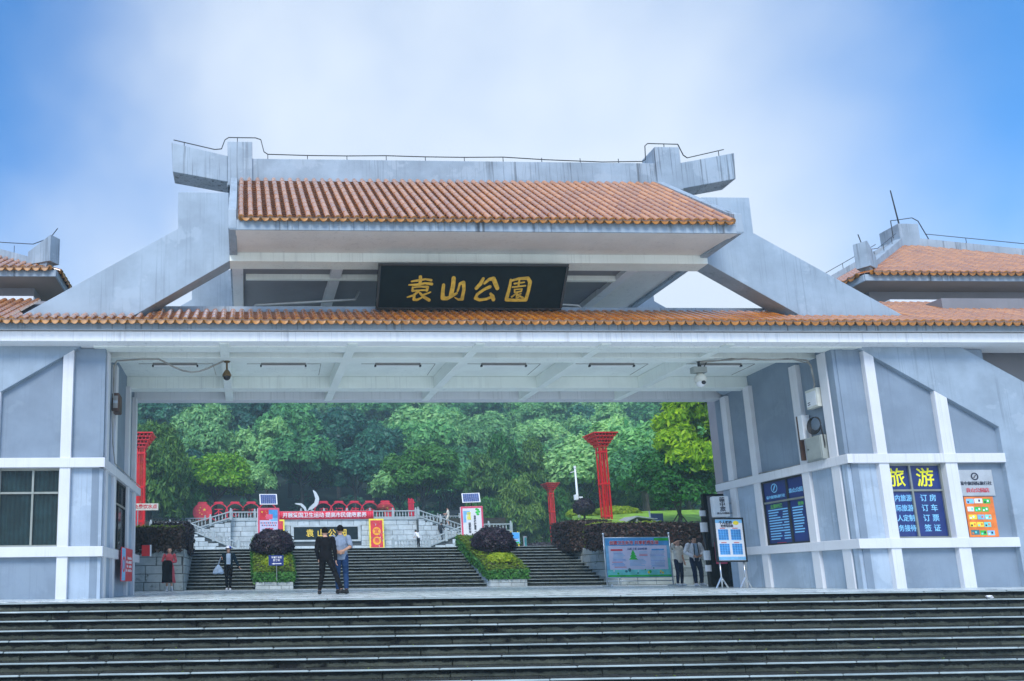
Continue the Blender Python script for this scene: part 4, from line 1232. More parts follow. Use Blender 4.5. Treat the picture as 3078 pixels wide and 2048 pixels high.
# ------------------------------------------------------------------ solar billboards on the plaza
def billboard(x, rz, kind, label):
    t = empty('solar_billboard', (x, 19.6, PZ), rz, label, 'billboard', 'solar billboards at the top of the park stairs')
    MB().box(-.55, .55, -.13, .13, .25, 2.13).build('cabinet', MAT['pink_frame'], t, bevel=.02)
    MB().box(-.575, -.551, -.12, .12, .27, 2.11).build('side', MAT['white_plastic'], t)
    for s in (-1, 1): MB().box(s * .35 - .05, s * .35 + .05, -.06, .06, 0, .25).build('foot', MAT['galvanised'], t)
    y = -.134
    def pb(x0, x1, z0, z1, mat, k=0): MB().box(x0, x1, y - .003 - .002 * k, y - .0005, z0, z1).build('print', MAT[mat], t)
    if kind == 0:
        pb(-.46, .46, .36, 2.03, 'print_lilac')
        pb(-.46, .02, 1.50, 2.03, 'print_red', 1); pb(.0, .46, 1.62, 2.03, 'print_blue', 2); pb(.1, .46, 1.45, 1.64, 'print_sky', 1); pb(-.15, .2, 1.55, 1.8, 'print_pink', 3)
        for a, b, r in ((-.34, 1.92, .055), (-.16, 1.96, .022), (-.1, 1.88, .022), (-.1, 1.78, .022), (-.16, 1.7, .022)):
            st = MB(); p = [(a + (r if i % 2 == 0 else r * .42) * math.sin(i * math.pi / 5), y - .012, b + (r if i % 2 == 0 else r * .42) * math.cos(i * math.pi / 5)) for i in range(10)]
            st._add(p, [tuple(range(9, -1, -1))]); st.build('star', MAT['text_yellow'], t)
        for z, h in ((1.36, .42), (1.24, .36)):
            for k in range(9 if h > .4 else 8): pb(-h + k * .095, -h + .062 + k * .095, z - .03, z + .03, 'text_red' if k % 2 else 'print_navy', 1)
        pb(-.2, .22, .9, 1.1, 'print_pink', 1); pb(-.08, .1, .92, 1.06, 'print_red', 2)
    else:
        pb(-.46, .46, .36, 2.03, 'print_white'); pb(-.44, -.1, 1.3, 1.9, 'print_sky', 1); pb(-.3, .1, 1.2, 1.7, 'print_white', 2)
        for k in range(5):
            MB().ball((.24 + .05 * (k % 3), y - .004, 1.97 - .07 * (k // 2) - .03 * k), .075, .004, .06, n=10, k=6).build('leaf_print', MAT['print_green'], t)
        letter('增强', 'text_yellow', t, (-.16, y - .012, 1.62), size=.21, bold=.025, vertical=True)
        letter('国家安全', 'text_dark', t, (-.14, y - .012, 1.02), size=.135, bold=.02, vertical=True)
        letter('自觉维护国家', 'text_dark', t, (.13, y - .012, 1.28), size=.125, bold=.02, vertical=True)
    MB().cyl((0, 0, 2.13), (0, 0, 2.36), .04, n=8).build('mast', MAT['dark_metal'], t)
    pn = MB().box(-.45, .45, -.02, .02, -.33, .33).build('solar_panel', MAT['white_plastic'], t, loc=(0, -.02, 2.58))
    pn.rotation_euler = (R_(-38), 0, 0) if kind else (R_(-30), 0, 0)
    for i in range(8):
        for j in range(4):
            MB().box(-.40 + i * .1, -.305 + i * .1, -.026, -.021, -.29 + j * .145, -.15 + j * .145).build('cell', MAT['solar_cell'], pn)
billboard(-4.30, R_(3), 0, 'solar billboard with red flag print above the left purple shrub')
billboard(6.22, R_(-14), 1, 'white and red solar billboard above the right purple shrub')

# ------------------------------------------------------------------ info boards near the gate
ib = empty('info_board', (8.62, 9.0, 0), R_(-1.5), 'wide lilac and green health notice board on a steel stand by the jacketed man', 'board')
MB().box(-1.16, 1.16, -.02, .02, .33, 1.74).build('panel', MAT['print_sky'], ib)
for s in (-1, 1):
    p = MB().cyl((s * 1.19, 0, .06), (s * 1.19, 0, 1.84), .026, n=8).build('post', MAT['steel'], ib, True)
    MB().ball((s * 1.19, 0, 1.88), .042, n=10, k=6).build('knob', MAT['chrome'], p, True)
    MB().bar((s * 1.19, -.32, .03), (s * 1.19, .32, .03), .05).build('foot', MAT['steel'], ib, bevel=.008)
    MB().cyl((s * 1.19 - .02, -.34, .045), (s * 1.19 + .02, -.34, .045), .045, n=10).build('caster', MAT['white_plastic'], ib)
for z in (1.745, .325, .20): MB().cyl((-1.19, 0, z), (1.19, 0, z), .016, n=8).build('rail', MAT['steel'], ib, True)
def pr(x0, x1, z0, z1, mat, k=0, name='print'): return MB().box(x0, x1, -.0225 - .002 * k - .002, -.0205, z0, z1).build(name, MAT[mat], ib)
pr(-1.14, 1.14, 1.46, 1.72, 'print_blue'); pr(-1.05, 1.05, .46, 1.45, 'print_lilac', 1); pr(-1.14, 1.14, .40, .60, 'print_teal', 2); pr(-1.14, 1.14, .345, .41, 'print_green', 3); pr(.62, 1.14, 1.62, 1.72, 'print_green', 3); pr(1.05, 1.14, .60, 1.0, 'print_teal', 2)
letter('创建卫生城市 共享健康生活', 'text_white', ib, (-.12, -.031, 1.55), size=.145, bold=.055)
letter('创建卫生城市 共享健康生活', 'text_red', ib, (-.12, -.036, 1.55), size=.145, bold=.018)
letter('三减 三健 迈向健康', 'print_navy', ib, (-.02, -.031, 1.33), size=.085, bold=.02)
pr(-.98, -.55, 1.27, 1.33, 'print_red', 3); pr(.5, .95, 1.27, 1.33, 'print_blue', 3)
rp = random.Random(6)
for k in range(13):
    z = 1.22 - .045 * k
    pr(-.98 + rp.uniform(0, .1), -.42 - rp.uniform(0, .18), z, z + .018, rp.choice(['print_navy', 'print_sky', 'text_red'] if k % 4 == 0 else ['print_sky', 'print_blue']), 2)
    pr(.42 + rp.uniform(0, .05), .98 - rp.uniform(0, .1), z, z + .018, rp.choice(['print_sky', 'print_blue']), 2)
    if k < 5: pr(.02 + rp.uniform(0, .04), .34, z, z + .016, rp.choice(['text_red', 'print_sky']), 2)
    elif k > 5 and k < 12: pr(-.32, .28 - rp.uniform(0, .2), z, z + .018, rp.choice(['text_red', 'print_sky', 'print_sky']), 2)
for k, (w, z) in enumerate(((.17, .95), (.13, 1.05), (.08, 1.15))):
    MB()._add([(-.18 - w, -.029 - .002 * k, z), (-.18 + w, -.029 - .002 * k, z), (-.18, -.029 - .002 * k, z + .16)], [(0, 1, 2)]).build('print_tree', MAT['print_green'], ib)
for k in range(14):
    x = rp.uniform(-.95, .9); z = rp.uniform(.44, .66); w = rp.uniform(.02, .06)
    MB().ball((x, -.028, z), w, .003, w * rp.uniform(.6, 1.2), n=8, k=5).build('print_figure', MAT[rp.choice(['print_green', 'print_white', 'print_orange', 'print_teal_dark', 'text_red', 'print_yellow'])], ib)

ls = empty('list_stand', (8.02, 3.4, 0), R_(4), 'blue and white price list poster on a tripod stand by the right wall', 'sign')
MB().box(-.43, .43, -.015, .015, .74, 1.92).build('board', MAT['print_white'], ls)
q = MB()
for a in ((-.45, .45, 1.90, 1.945), (-.45, .45, .715, .76), (-.45, -.41, .76, 1.90), (.41, .45, .76, 1.90)): q.box(a[0], a[1], -.03, .03, a[2], a[3])
q.build('frame', MAT['dark_metal'], ls)
def pl(x0, x1, z0, z1, mat, k=0): MB().box(x0, x1, -.0175 - .002 * k, -.0155, z0, z1).build('print', MAT[mat], ls)
for x0 in (-.34, .04):
    for z0 in (.92, 1.32):
        pl(x0, x0 + .30, z0, z0 + .30, 'print_blue'); pl(x0 + .06, x0 + .22, z0 + .32, z0 + .34, 'text_red')
        for k in range(6): pl(x0, x0 + .30, z0 + .04 + k * .045, z0 + .05 + k * .045, 'print_navy', 1)
        for k in range(3): pl(x0 + .07 + .075 * k, x0 + .08 + .075 * k, z0, z0 + .3, 'print_sky', 2)
pl(-.41, .41, .77, .86, 'print_sky'); pl(-.41, .41, 1.80, 1.89, 'print_sky')
letter('个人健康', 'text_dark', ls, (-.1, -.026, 1.80), size=.10, bold=.02); letter('收费项目表', 'text_dark', ls, (-.06, -.026, 1.71), size=.075, bold=.02)
MB().ball((.22, -.02, 1.80), .09, .004, .06, n=10, k=6).build('print_sun', MAT['print_yellow'], ls)
for s in (-1, 1):
    MB().cyl((s * .36, .02, .0), (s * .36, .02, .75), .02, n=8).build('pole', MAT['steel'], ls, True)
    for a in (-1, 1): MB().bar((s * .36, .02, .30), (s * .36 + a * .24, .02 + a * .08, .01), .035, .02).build('leg', MAT['chrome'], ls)
MB().cyl((.43, .03, .5), (.43, .03, 1.95), .022, n=8).build('mast', MAT['steel'], ls, True)

lb_ = empty('light_box_sign', (8.70, 4.60, 2.38), R_(-14), 'white box sign with dark characters bracketed to the end of the right wall', 'sign')
MB().box(-.22, .22, -.10, .10, -.31, .31).build('case', MAT['white_plastic'], lb_, bevel=.035, seg=3)
for k, ch in enumerate('赣中旅'): letter(ch, 'text_dark', lb_, (.03, -.105, .19 - .14 * k), size=.155, bold=.015)
letter('袁山公园店', 'text_dark', lb_, (.03, -.105, -.21), size=.068, bold=.015)
MB().bar((.22, .05, .1), (.40, .08, .1), .04).bar((.22, .05, -.2), (.40, .08, -.2), .04).build('bracket', MAT['galvanised'], lb_)

bd = empty('black_door_frame', (9.45, 5.9, 0), 0, 'tall black gate frame standing behind the price list stand', 'gate')
MB().box(-.38, -.26, -.06, .06, 0, 2.86).build('post', MAT['black_gloss'], bd)
MB().box(-.38, .55, -.062, .062, 2.861, 2.92).build('lintel', MAT['black_gloss'], bd)
MB().box(-.258, .55, -.02, .02, 1.25, 2.86).build('panel', MAT['dark_wall'], bd)
MB().box(-.258, .55, -.021, .021, 0, 1.249).build('lower_panel', MAT['black_gloss'], bd)
for s in range(2): MB().bar((-.05 + s * .3, -.03, .2), (-.05 + s * .3, -.03, 1.1), .03).build('bar', MAT['dark_metal'], bd)
pp = empty('red_flower_poster', (9.38, 5.74, 1.05), R_(-10), 'small pink and orange flower poster beside the price list stand', 'poster')
MB().box(-.16, .16, -.008, .008, -.34, .34).build('sheet', MAT['print_pink'], pp)
for k in range(7): MB().ball((rp.uniform(-.1, .1), -.01, rp.uniform(-.3, .3)), .06, .004, .05, n=8, k=5).build('print_flower', MAT[['print_orange', 'print_white', 'print_yellow', 'print_red'][k % 4]], pp)
cp = empty('rolled_notice_post', (9.0, 5.85, 0), R_(0), 'black post carrying four white paper notices beside the jacketed man', 'post')
MB().cyl((0, 0, 0), (-.02, 0, 2.5), .045, n=10).build('pole', MAT['black_gloss'], cp, True)
for z, h, w in ((2.30, .18, .10), (1.86, .30, .12), (.98, .30, .11), (.58, .20, .10)):
    m_ = MB()
    for i in range(8):
        a0, a1 = [math.pi + math.pi * k / 8 for k in (i, i + 1)]
        m_.quad(*[(w * math.cos(a), w * math.sin(a) * .6, z + dz) for a, dz in ((a0, -h / 2), (a1, -h / 2), (a1, h / 2), (a0, h / 2))])
    m_.build('notice', MAT['white_plastic'], cp, True)

# ------------------------------------------------------------------ signs on the stairs side
bs = empty('arrow_sign', (-4.18, 13.95, .55), R_(2), 'small blue sign with white arrow in front of the left purple shrub', 'sign')
MB().box(-.32, .32, -.012, .012, .44, .88).build('panel', MAT['blue_sign'], bs, bevel=.006)
MB().cyl((0.02, .01, -.2), (.02, .01, .44), .015, n=6).build('stake', MAT['galvanised'], bs)
letter('学雷锋志愿', 'text_white', bs, (.02, -.016, .78), size=.09, bold=.02)
letter('服务站', 'text_white', bs, (.02, -.016, .66), size=.10, bold=.02)
MB()._add([(-.20, -.014, .52), (-.08, -.014, .56), (-.08, -.014, .535), (.22, -.014, .545), (.22, -.014, .505), (-.08, -.014, .505), (-.08, -.014, .48)][::-1], [tuple(range(7))]).build('arrow', MAT['text_white'], bs)
ez = empty('easel_sign', (8.55, 20.0, PZ), R_(-6), 'small blue poster on a wooden easel at the top of the stairs', 'sign')
MB().box(-.25, .25, -.015, .015, .22, .80).build('board', MAT['print_sky'], ez)
MB().box(-.22, .22, -.019, -.0155, .50, .76).build('print', MAT['print_blue'], ez)
MB().box(-.22, .22, -.021, -.0155, .24, .30).build('print', MAT['print_green'], ez)
for k in range(3): MB().box(-.16, .14, -.022, -.0155, .38 + .04 * k, .40 + .04 * k).build('print', MAT[['text_red', 'print_white', 'print_navy'][k]], ez)
for s in (-1, 1): MB().bar((s * .2, .02, 0), (s * .17, .02, .86), .035).build('leg', MAT['print_yellow'], ez)
MB().bar((0, .35, 0), (0, .03, .8), .03).build('leg', MAT['print_yellow'], ez)
gp = empty('gate_post', (9.25, 20.4, PZ), 0, 'slim steel blue bollard post left of the red lantern tower', 'post')
MB().box(-.07, .07, -.07, .07, 0, .62).build('post', MAT['galvanised'], gp, bevel=.01)
MB().box(-.05, .05, -.074, -.071, .1, .55).build('face', MAT['print_teal_dark'], gp)
ws = empty('water_sign', (-10.45, 19.0, 0), 0, 'pale sign for the drinking water point beside the left red tower', 'sign')
MB().box(-.62, .62, -.02, .02, 3.92, 4.26).build('panel', MAT['cream_box'], ws)
letter('免费饮水点', 'text_red', ws, (-.02, -.024, 4.09), size=.235, bold=.02)
MB().cyl((-.4, .03, 1.6), (-.4, .03, 4.2), .03, n=8).build('pole', MAT['galvanised'], ws)

# ------------------------------------------------------------------ red lantern towers
BRK = MB().box(-.032, .032, -.045, .045, -.066, .067).mesh('bracket_block', MAT['red_paint'])
def make_tower():
    t = empty('lantern_tower', (0, 0, 0))
    w = .225
    for sx_ in (-1, 1):
        for sy in (-1, 1):
            MB().box(sx_ * w - .042, sx_ * w + .042, sy * w - .042, sy * w + .042, 0, 7.4).build('corner_post', MAT['red_paint'], t)
    for a in (-.075, .075):
        for s in (-1, 1):
            MB().box(a - .022, a + .022, s * w - .022, s * w + .022, 0, 7.4).build('bar', MAT['red_paint'], t)
    for z in (.4, 2.6, 4.8, 7.0):
        for s in (-1, 1):
            MB().box(-w - .05, w + .05, s * w - .065, s * w + .065, z, z + .12).build('ring', MAT['red_paint'], t)
            MB().box(s * w - .065, s * w + .065, -w + .066, w - .066, z, z + .12).build('ring', MAT['red_paint'], t)
    for k in range(5):
        h = .33 + .125 * k; z = 7.42 + .21 * k
        MB().box(-h, h, -h, h, z, z + .075).build('tier', MAT['red_paint'], t)
        if k < 4:
            n = 3 + k
            for i in range(n + 1):
                u = -h + 2 * h * i / n
                for s in (-1, 1):
                    link('bracket_block', BRK, t, (u, s * h, z + .142))
                    if 0 < i < n: link('bracket_block', BRK, t, (s * h, u, z + .142))
    return t
tw = make_tower()
for i, (x, y, z, sc, lab) in enumerate(((18.93, 30.0, 1.75, 1.0, 'tall red lattice lantern tower on the lawn right of the white mast'),
                                      (26.6, 55.0, 2.93, .87, 'red lattice lantern tower at the top of the stairs before the bamboo'),
                                      (-12.42, 30.0, 1.6, 1.03, 'red lattice lantern tower half hidden by the left passage wall'))):
    o = tw if i == 0 else copy_tree(tw)
    o.location = (x, y, z); o.scale = (sc, sc, sc)
    tag(o, lab, 'lamp', 'red lantern towers')
rp_ = empty('red_pylon', (10.5, 50, TZ), 0, 'short red slatted pylon left of the round tree on the terrace', 'sign')
for k in range(4): MB().box(-.26 + .14 * k, -.17 + .14 * k, -.12, .12, 0, 2.35 - .1 * (k % 2)).build('slat', MAT['red_board'], rp_)
MB().box(-.30, .36, -.14, .14, .7, .8).box(-.30, .36, -.14, .14, 1.9, 1.98).build('tie', MAT['red_board'], rp_)
lp = empty('lamp_mast', (17.3, 30.5, 3.6), 0, 'slim white mast with camera boxes beside the tall red tower', 'mast')
MB().cyl((0, 0, 0), (-.05, 0, 4.25), .10, .055, n=10).build('pole', MAT['white_plastic'], lp, True)
MB().box(-.24, -.02, -.12, .12, 2.0, 2.36).build('box', MAT['white_plastic'], lp, bevel=.02)
MB().box(.06, .30, -.10, .10, 1.9, 2.22).build('box', MAT['white_plastic'], lp, bevel=.02)
MB().bar((-.06, 0, 4.0), (-.4, 0, 3.9), .05).build('arm', MAT['white_plastic'], lp)
MB().cyl((-.05, 0, 4.2), (-.05, 0, 4.36), .09, n=8).build('cap', MAT['white_plastic'], lp)

# ------------------------------------------------------------------ red slogan hoops and silver sculpture
def slogan(x0, chars, pitch, label, emblem_left, y=51.0, extra=0):
    t = empty('slogan_sculpture', (x0, y, TZ), 0, label, 'sculpture', 'red slogan hoops on the terrace')
    n = len(chars)
    for i, ch in enumerate(chars):
        cx = i * pitch
        h = MB()
        for k in range(28):
            a0, a1 = 2 * math.pi * k / 28, 2 * math.pi * (k + 1) / 28
            c4 = [(cx + r * math.cos(a) * 1.05, 1.25 + r * math.sin(a)) for r, a in ((.80, a0), (.89, a0), (.89, a1), (.80, a1))]
            h._add([(u, -.07 - .002 * (i % 2), v) for u, v in c4] + [(u, .07, v) for u, v in c4], [(0, 1, 2, 3), (4, 7, 6, 5), (0, 3, 7, 4), (1, 5, 6, 2)])
        h.build('hoop', MAT['red_board'], t)
        MB().prism([(cx - .50, 2.10), (cx + .50, 2.10), (cx + .36, 2.26), (cx - .36, 2.26)], 'y', -.08, .08).build('hoop_cap', MAT['red_board'], t)
        if ch == '*':
            MB().cyl((cx, -.08, 1.25), (cx, .08, 1.25), .86, n=28).build('emblem', MAT['print_red'], t)
            for q_, (dx, dz, r) in enumerate(((.2, .25, .17), (-.2, .45, .08), (-.3, .2, .08), (-.25, -.05, .08), (-.05, -.2, .08))):
                p = [(cx + dx + (r if j % 2 == 0 else r * .42) * math.sin(j * math.pi / 5), -.085, 1.25 + dz + (r if j % 2 == 0 else r * .42) * math.cos(j * math.pi / 5)) for j in range(10)]
                MB()._add(p, [tuple(range(9, -1, -1))]).build('star', MAT['print_yellow'], t)
        else:
            letter(ch, 'red_board', t, (cx, -.08, 1.12), size=.92, bold=.005, depth=.12)
            for gx in (-.5, 0, .5): MB().cyl((cx + gx, .05, .3), (cx + gx, .05, 2.2), .015, n=5).build('wire', MAT['dark_metal'], t)
    MB().box(-1.2, (n - 1) * pitch + 1.2, -.2, .2, 0, .18).build('base', MAT['red_board'], t)
slogan(2.1, '牢记使命*', 1.52, 'red slogan hoops with star emblem right of the silver sculpture', False)
slogan(-9.7, '*不忘初心', 1.58, 'red slogan hoops half hidden by the round tree on the left', True)
sv = empty('silver_sculpture', (.45, 50.2, TZ + .9), 0, 'polished silver bird wing sculpture above the red banner', 'sculpture')
def wing(pts, wd):
    m_ = MB(); n = 24
    for i in range(n):
        ring = []
        for t_ in (i / n, (i + 1) / n):
            k = t_ * (len(pts) - 1); j = min(int(k), len(pts) - 2); f_ = k - j
            p = Vector(pts[j]).lerp(Vector(pts[j + 1]), f_)
            d = (Vector(pts[j + 1]) - Vector(pts[j])).normalized(); nrm = Vector((-d.z, 0, d.x))
            w = wd * math.sin(math.pi * min(1, t_ * .92 + .08)) ** .7
            ring.append((p + nrm * w, p - nrm * w))
        a, b = ring
        for y, fl in ((-.06, 0), (.06, 1)):
            q = [(a[0].x, y * 1, a[0].z), (a[1].x, y, a[1].z), (b[1].x, y, b[1].z), (b[0].x, y, b[0].z)]
            m_._add(q if fl else q[::-1], [(0, 1, 2, 3)])
        m_._add([(a[0].x, -.06, a[0].z), (b[0].x, -.06, b[0].z), (b[0].x, .06, b[0].z), (a[0].x, .06, a[0].z)], [(0, 1, 2, 3)])
        m_._add([(a[1].x, -.06, a[1].z), (b[1].x, -.06, b[1].z), (b[1].x, .06, b[1].z), (a[1].x, .06, a[1].z)], [(3, 2, 1, 0)])
    return m_
wing([(-.05, 0, .1), (.3, 0, .55), (.85, 0, 1.0), (.98, 0, 1.5), (.78, 0, 2.05), (.55, 0, 2.35)], .20).build('wing', MAT['chrome'], sv)
wing([(-.1, 0, .1), (-.25, 0, .6), (-.6, 0, .95), (-1.25, 0, 1.05)], .13).build('wing', MAT['chrome'], sv)
wing([(.0, 0, .1), (.2, 0, .25), (.5, 0, .3), (.55, 0, .1)], .16).build('tail', MAT['chrome'], sv)
MB().lathe([(.28, -.9), (.24, -.2), (.12, 0), (.08, .15)], n=12).build('pedestal', MAT['chrome'], sv, True)

# ------------------------------------------------------------------ small things far right and far left
cn = empty('entrance_canopy', (19.1, 27.2, 3.35), R_(8), 'low grey bus shelter like canopy on the lawn by the tall tower', 'canopy')
MB().prism([(-1.0, .42), (-.15, .78), (1.1, .62), (1.1, .55), (-.15, .70), (-1.0, .35)], 'y', -.6, .6).build('roof', MAT['galvanised'], cn)
for x in (-.1, 1.0): MB().box(x - .06, x + .06, -.5, .5, -.6, .6).build('support', MAT['dark_wall'], cn)
bsg = empty('blue_notice', (20.4, 27.5, 3.2), 0, 'dark blue notice with white post on the lawn edge', 'sign')
MB().box(.03, .85, -.03, .03, .35, 1.15).build('panel', MAT['print_navy'], bsg)
MB().cyl((0, 0, 0), (0, 0, 1.3), .05, n=8).build('post', MAT['white_plastic'], bsg)
for k in range(3): MB().box(.12, .7 - .12 * k, -.036, -.031, .5 + .14 * k, .56 + .14 * k).build('print', MAT['text_white'], bsg)
aw = empty('dark_awning', (-12.3, 52.5, TZ - .2), 0, 'dark arched awning stall behind the left balustrade', 'canopy')
m_ = MB()
for i in range(12):
    a0, a1 = [math.pi * k / 12 for k in (i, i + 1)]
    m_.quad((1.05 * math.cos(a1), -.7, .35 + .55 * math.sin(a1)), (1.05 * math.cos(a0), -.7, .35 + .55 * math.sin(a0)), (1.05 * math.cos(a0), .7, .35 + .55 * math.sin(a0)), (1.05 * math.cos(a1), .7, .35 + .55 * math.sin(a1)))
m_.prism([(1.04 * math.cos(math.pi * k / 12), .35 + .54 * math.sin(math.pi * k / 12)) for k in range(13)], 'y', -.3, .3)
m_.build('cover', MAT['dark_metal'], aw, True)
for s in (-1, 1): MB().cyl((s, -.6, -.9), (s, -.6, .4), .04, n=6).build('pole', MAT['dark_metal'], aw)
dr = empty('garden_shelter', (15.0, 54, TZ), 0, 'low dark shelter roof beside the round tree on the right terrace', 'shelter')
MB().prism([(-2.2, .65), (.3, 1.45), (2.6, 1.5), (2.6, 1.35), (-2.2, .5)], 'y', -1, 1).build('roof', MAT['dark_metal'], dr)
for x in (-1.6, 2.2): MB().box(x - .08, x + .08, -.8, .8, 0, .9).build('wall', MAT['dark_wall'], dr)

# ------------------------------------------------------------------ plants
def leaf_quads(P, Nn, size, rng, droop=0.0, aspect=1.9, flat=.35):
    """one small pointed leaf (or leaf tuft) per point: P positions, Nn outward normals"""
    n = len(P)
    up = rng.normal(size=(n, 3)) * flat + Nn
    up[:, 2] += .25
    up /= np.linalg.norm(up, axis=1)[:, None]
    t = rng.normal(size=(n, 3))
    t[:, 2] -= droop * 2
    t -= (t * up).sum(1)[:, None] * up
    t /= np.linalg.norm(t, axis=1)[:, None] + 1e-9
    b = np.cross(up, t)
    s = size * rng.uniform(.65, 1.35, n)[:, None]
    L = t * s * aspect * .5; W = b * s * .5
    fold = up * s * .12
    V = np.stack([P - L, P + W * .9 - fold, P + L, P - W * .9 - fold], 1).reshape(-1, 3)
    return V
def quads_mesh(name, V, mats, smooth=False):
    n = len(V) // 4
    me = bpy.data.meshes.new(name)
    me.vertices.add(len(V)); me.vertices.foreach_set('co', V.astype(np.float32).ravel())
    me.loops.add(len(V)); me.loops.foreach_set('vertex_index', np.arange(len(V), dtype=np.int32))
    me.polygons.add(n)
    me.polygons.foreach_set('loop_start', np.arange(0, len(V), 4, dtype=np.int32))
    me.polygons.foreach_set('loop_total', np.full(n, 4, dtype=np.int32))
    me.update(calc_edges=True); me.validate()
    me.materials.append(mats)
    return me
def lobes(rng, n, rx, ry, rz, zc, r0, r1, low=-.35):
    out = []
    for i in range(n):
        while True:
            d = rng.normal(size=3); d /= np.linalg.norm(d)
            if d[2] > low: break
        k = rng.uniform(.62, .98)
        r = rng.uniform(r0, r1)
        out.append((np.array([d[0] * rx * k, d[1] * ry * k, zc + d[2] * rz * k]), r))
    return out
def crown_points(rng, lb, count):
    C_ = np.array([c for c, r in lb]); Rr = np.array([r for c, r in lb])
    w = Rr ** 2; idx = rng.choice(len(lb), count, p=w / w.sum())
    d = rng.normal(size=(count, 3)); d /= np.linalg.norm(d, axis=1)[:, None]
    d[:, 2] = np.where(d[:, 2] < -.45, -d[:, 2], d[:, 2])
    bump = 1 + .18 * np.sin(d[:, 0] * 5 + idx) * np.cos(d[:, 1] * 6 + idx * 2)
    k = rng.uniform(.78, 1.06, count) * bump * np.where(rng.random(count) < .12, rng.uniform(1.05, 1.4, count), 1)
    P = C_[idx] + d * (Rr[idx] * k)[:, None]
    # drop points buried in other lobes
    keep = np.ones(count, bool)
    for j in range(len(lb)):
        dist = np.linalg.norm(P - C_[j], axis=1)
        keep &= ~((dist < Rr[j] * .62) & (idx != j))
    return P[keep], d[keep]
def crown(name, seed, mat, n_lobes, rx, ry, rz, zc, r0, r1, count, size, droop=0, low=-.35, aspect=1.9, flat=.45):
    rng = np.random.default_rng(seed)
    P, N_ = crown_points(rng, lobes(rng, n_lobes, rx, ry, rz, zc, r0, r1, low), count)
    return quads_mesh(name, leaf_quads(P, N_, size, rng, droop, aspect, flat), MAT[mat])
def trunk_mesh(seed, h, r, branches, rx, rz, zc, lean=0):
    rg = random.Random(seed); b = MB()
    pts = [Vector((0, 0, -.3))]
    for k in range(1, 5): pts.append(Vector((rg.uniform(-.12, .12) * k * .4 + lean * k / 4, rg.uniform(-.12, .12) * k * .4, h * k / 4)))
    for k, (p, q) in enumerate(zip(pts[:-1], pts[1:])): b.cyl(p, q, r * (1.25 - .17 * k), r * (1.25 - .17 * (k + 1)), n=8, caps=False)
    for i in range(branches):
        a = rg.uniform(0, 6.28); k = rg.uniform(.5, 1)
        p = pts[2].lerp(pts[4], rg.uniform(.2, 1))
        e = Vector((math.cos(a) * rx * .7 * k, math.sin(a) * rx * .7 * k, zc + rz * rg.uniform(-.2, .7)))
        m_ = p.lerp(e, .5) + Vector((0, 0, -.15 * rx * k))
        b.cyl(p, m_, r * .5, r * .32, n=6, caps=False).cyl(m_, e, r * .32, r * .10, n=6, caps=False)
    return b.mesh('trunk', MAT['bark'], True)

# hillside kinds: unit about 8 m wide, 9 m tall
KINDS = {}
for i, (mat, nl, rx, rz, zc, r0, r1, cnt, sz) in enumerate((
        ('leaf_pale', 40, 3.5, 2.8, 6.0, .65, 1.35, 15000, .31), ('leaf_hill', 44, 3.4, 3.0, 6.2, .55, 1.2, 15000, .31), ('leaf_hill', 36, 3.9, 2.5, 5.8, .6, 1.4, 15000, .32),
        ('leaf_pale', 48, 3.1, 3.5, 6.6, .5, 1.1, 15000, .30), ('leaf_hill_dark', 40, 2.7, 3.9, 6.8, .5, 1.0, 15000, .30), ('leaf_hill_dark', 36, 3.5, 2.7, 6.0, .6, 1.2, 15000, .32))):
    KINDS[i] = (crown('crown', 100 + i, mat, nl, rx, rx, rz, zc, r0, r1, cnt, sz), trunk_mesh(200 + i, 5.2, .22, 9, rx, rz, zc))
def tree(kind, loc, sc, rz, label, group, name='broadleaf_tree', cat='tree', scz=None):
    cr, tr = KINDS[kind]
    t = empty(name, loc, rz, label, cat, group)
    t.scale = (sc, sc, scz or sc)
    link('trunk', tr, t); link('crown', cr, t)
    return t
HL = {0: 'pale green billowing tree on the wooded hillside', 1: 'mid green rounded tree on the wooded hillside', 2: 'broad mid green tree on the wooded hillside', 3: 'tall pale green tree on the wooded hillside', 4: 'dark blue green upright tree on the wooded hillside', 5: 'dark green low tree on the wooded hillside'}
rt = random.Random(42)
ROWS = ['lowest', 'second', 'third', 'fourth', 'fifth', 'sixth', 'seventh', 'eighth', 'ninth', 'tenth', 'topmost']
PLACES = ['at the left edge', 'above the weeping tree', 'above the bright round tree', 'above the left billboard', 'above the silver sculpture', 'above the plaque', 'above the red hoops', 'above the dark round tree', 'above the stairs', 'above the right billboard',
          'above the bamboo', 'above the tallest bamboo', 'above the small red tower', 'above the lamp mast', 'left of the tall red tower', 'above the tall red tower', 'above the canopy', 'above the propped tree', 'above the feathery tree', 'at the right edge']
row = 0
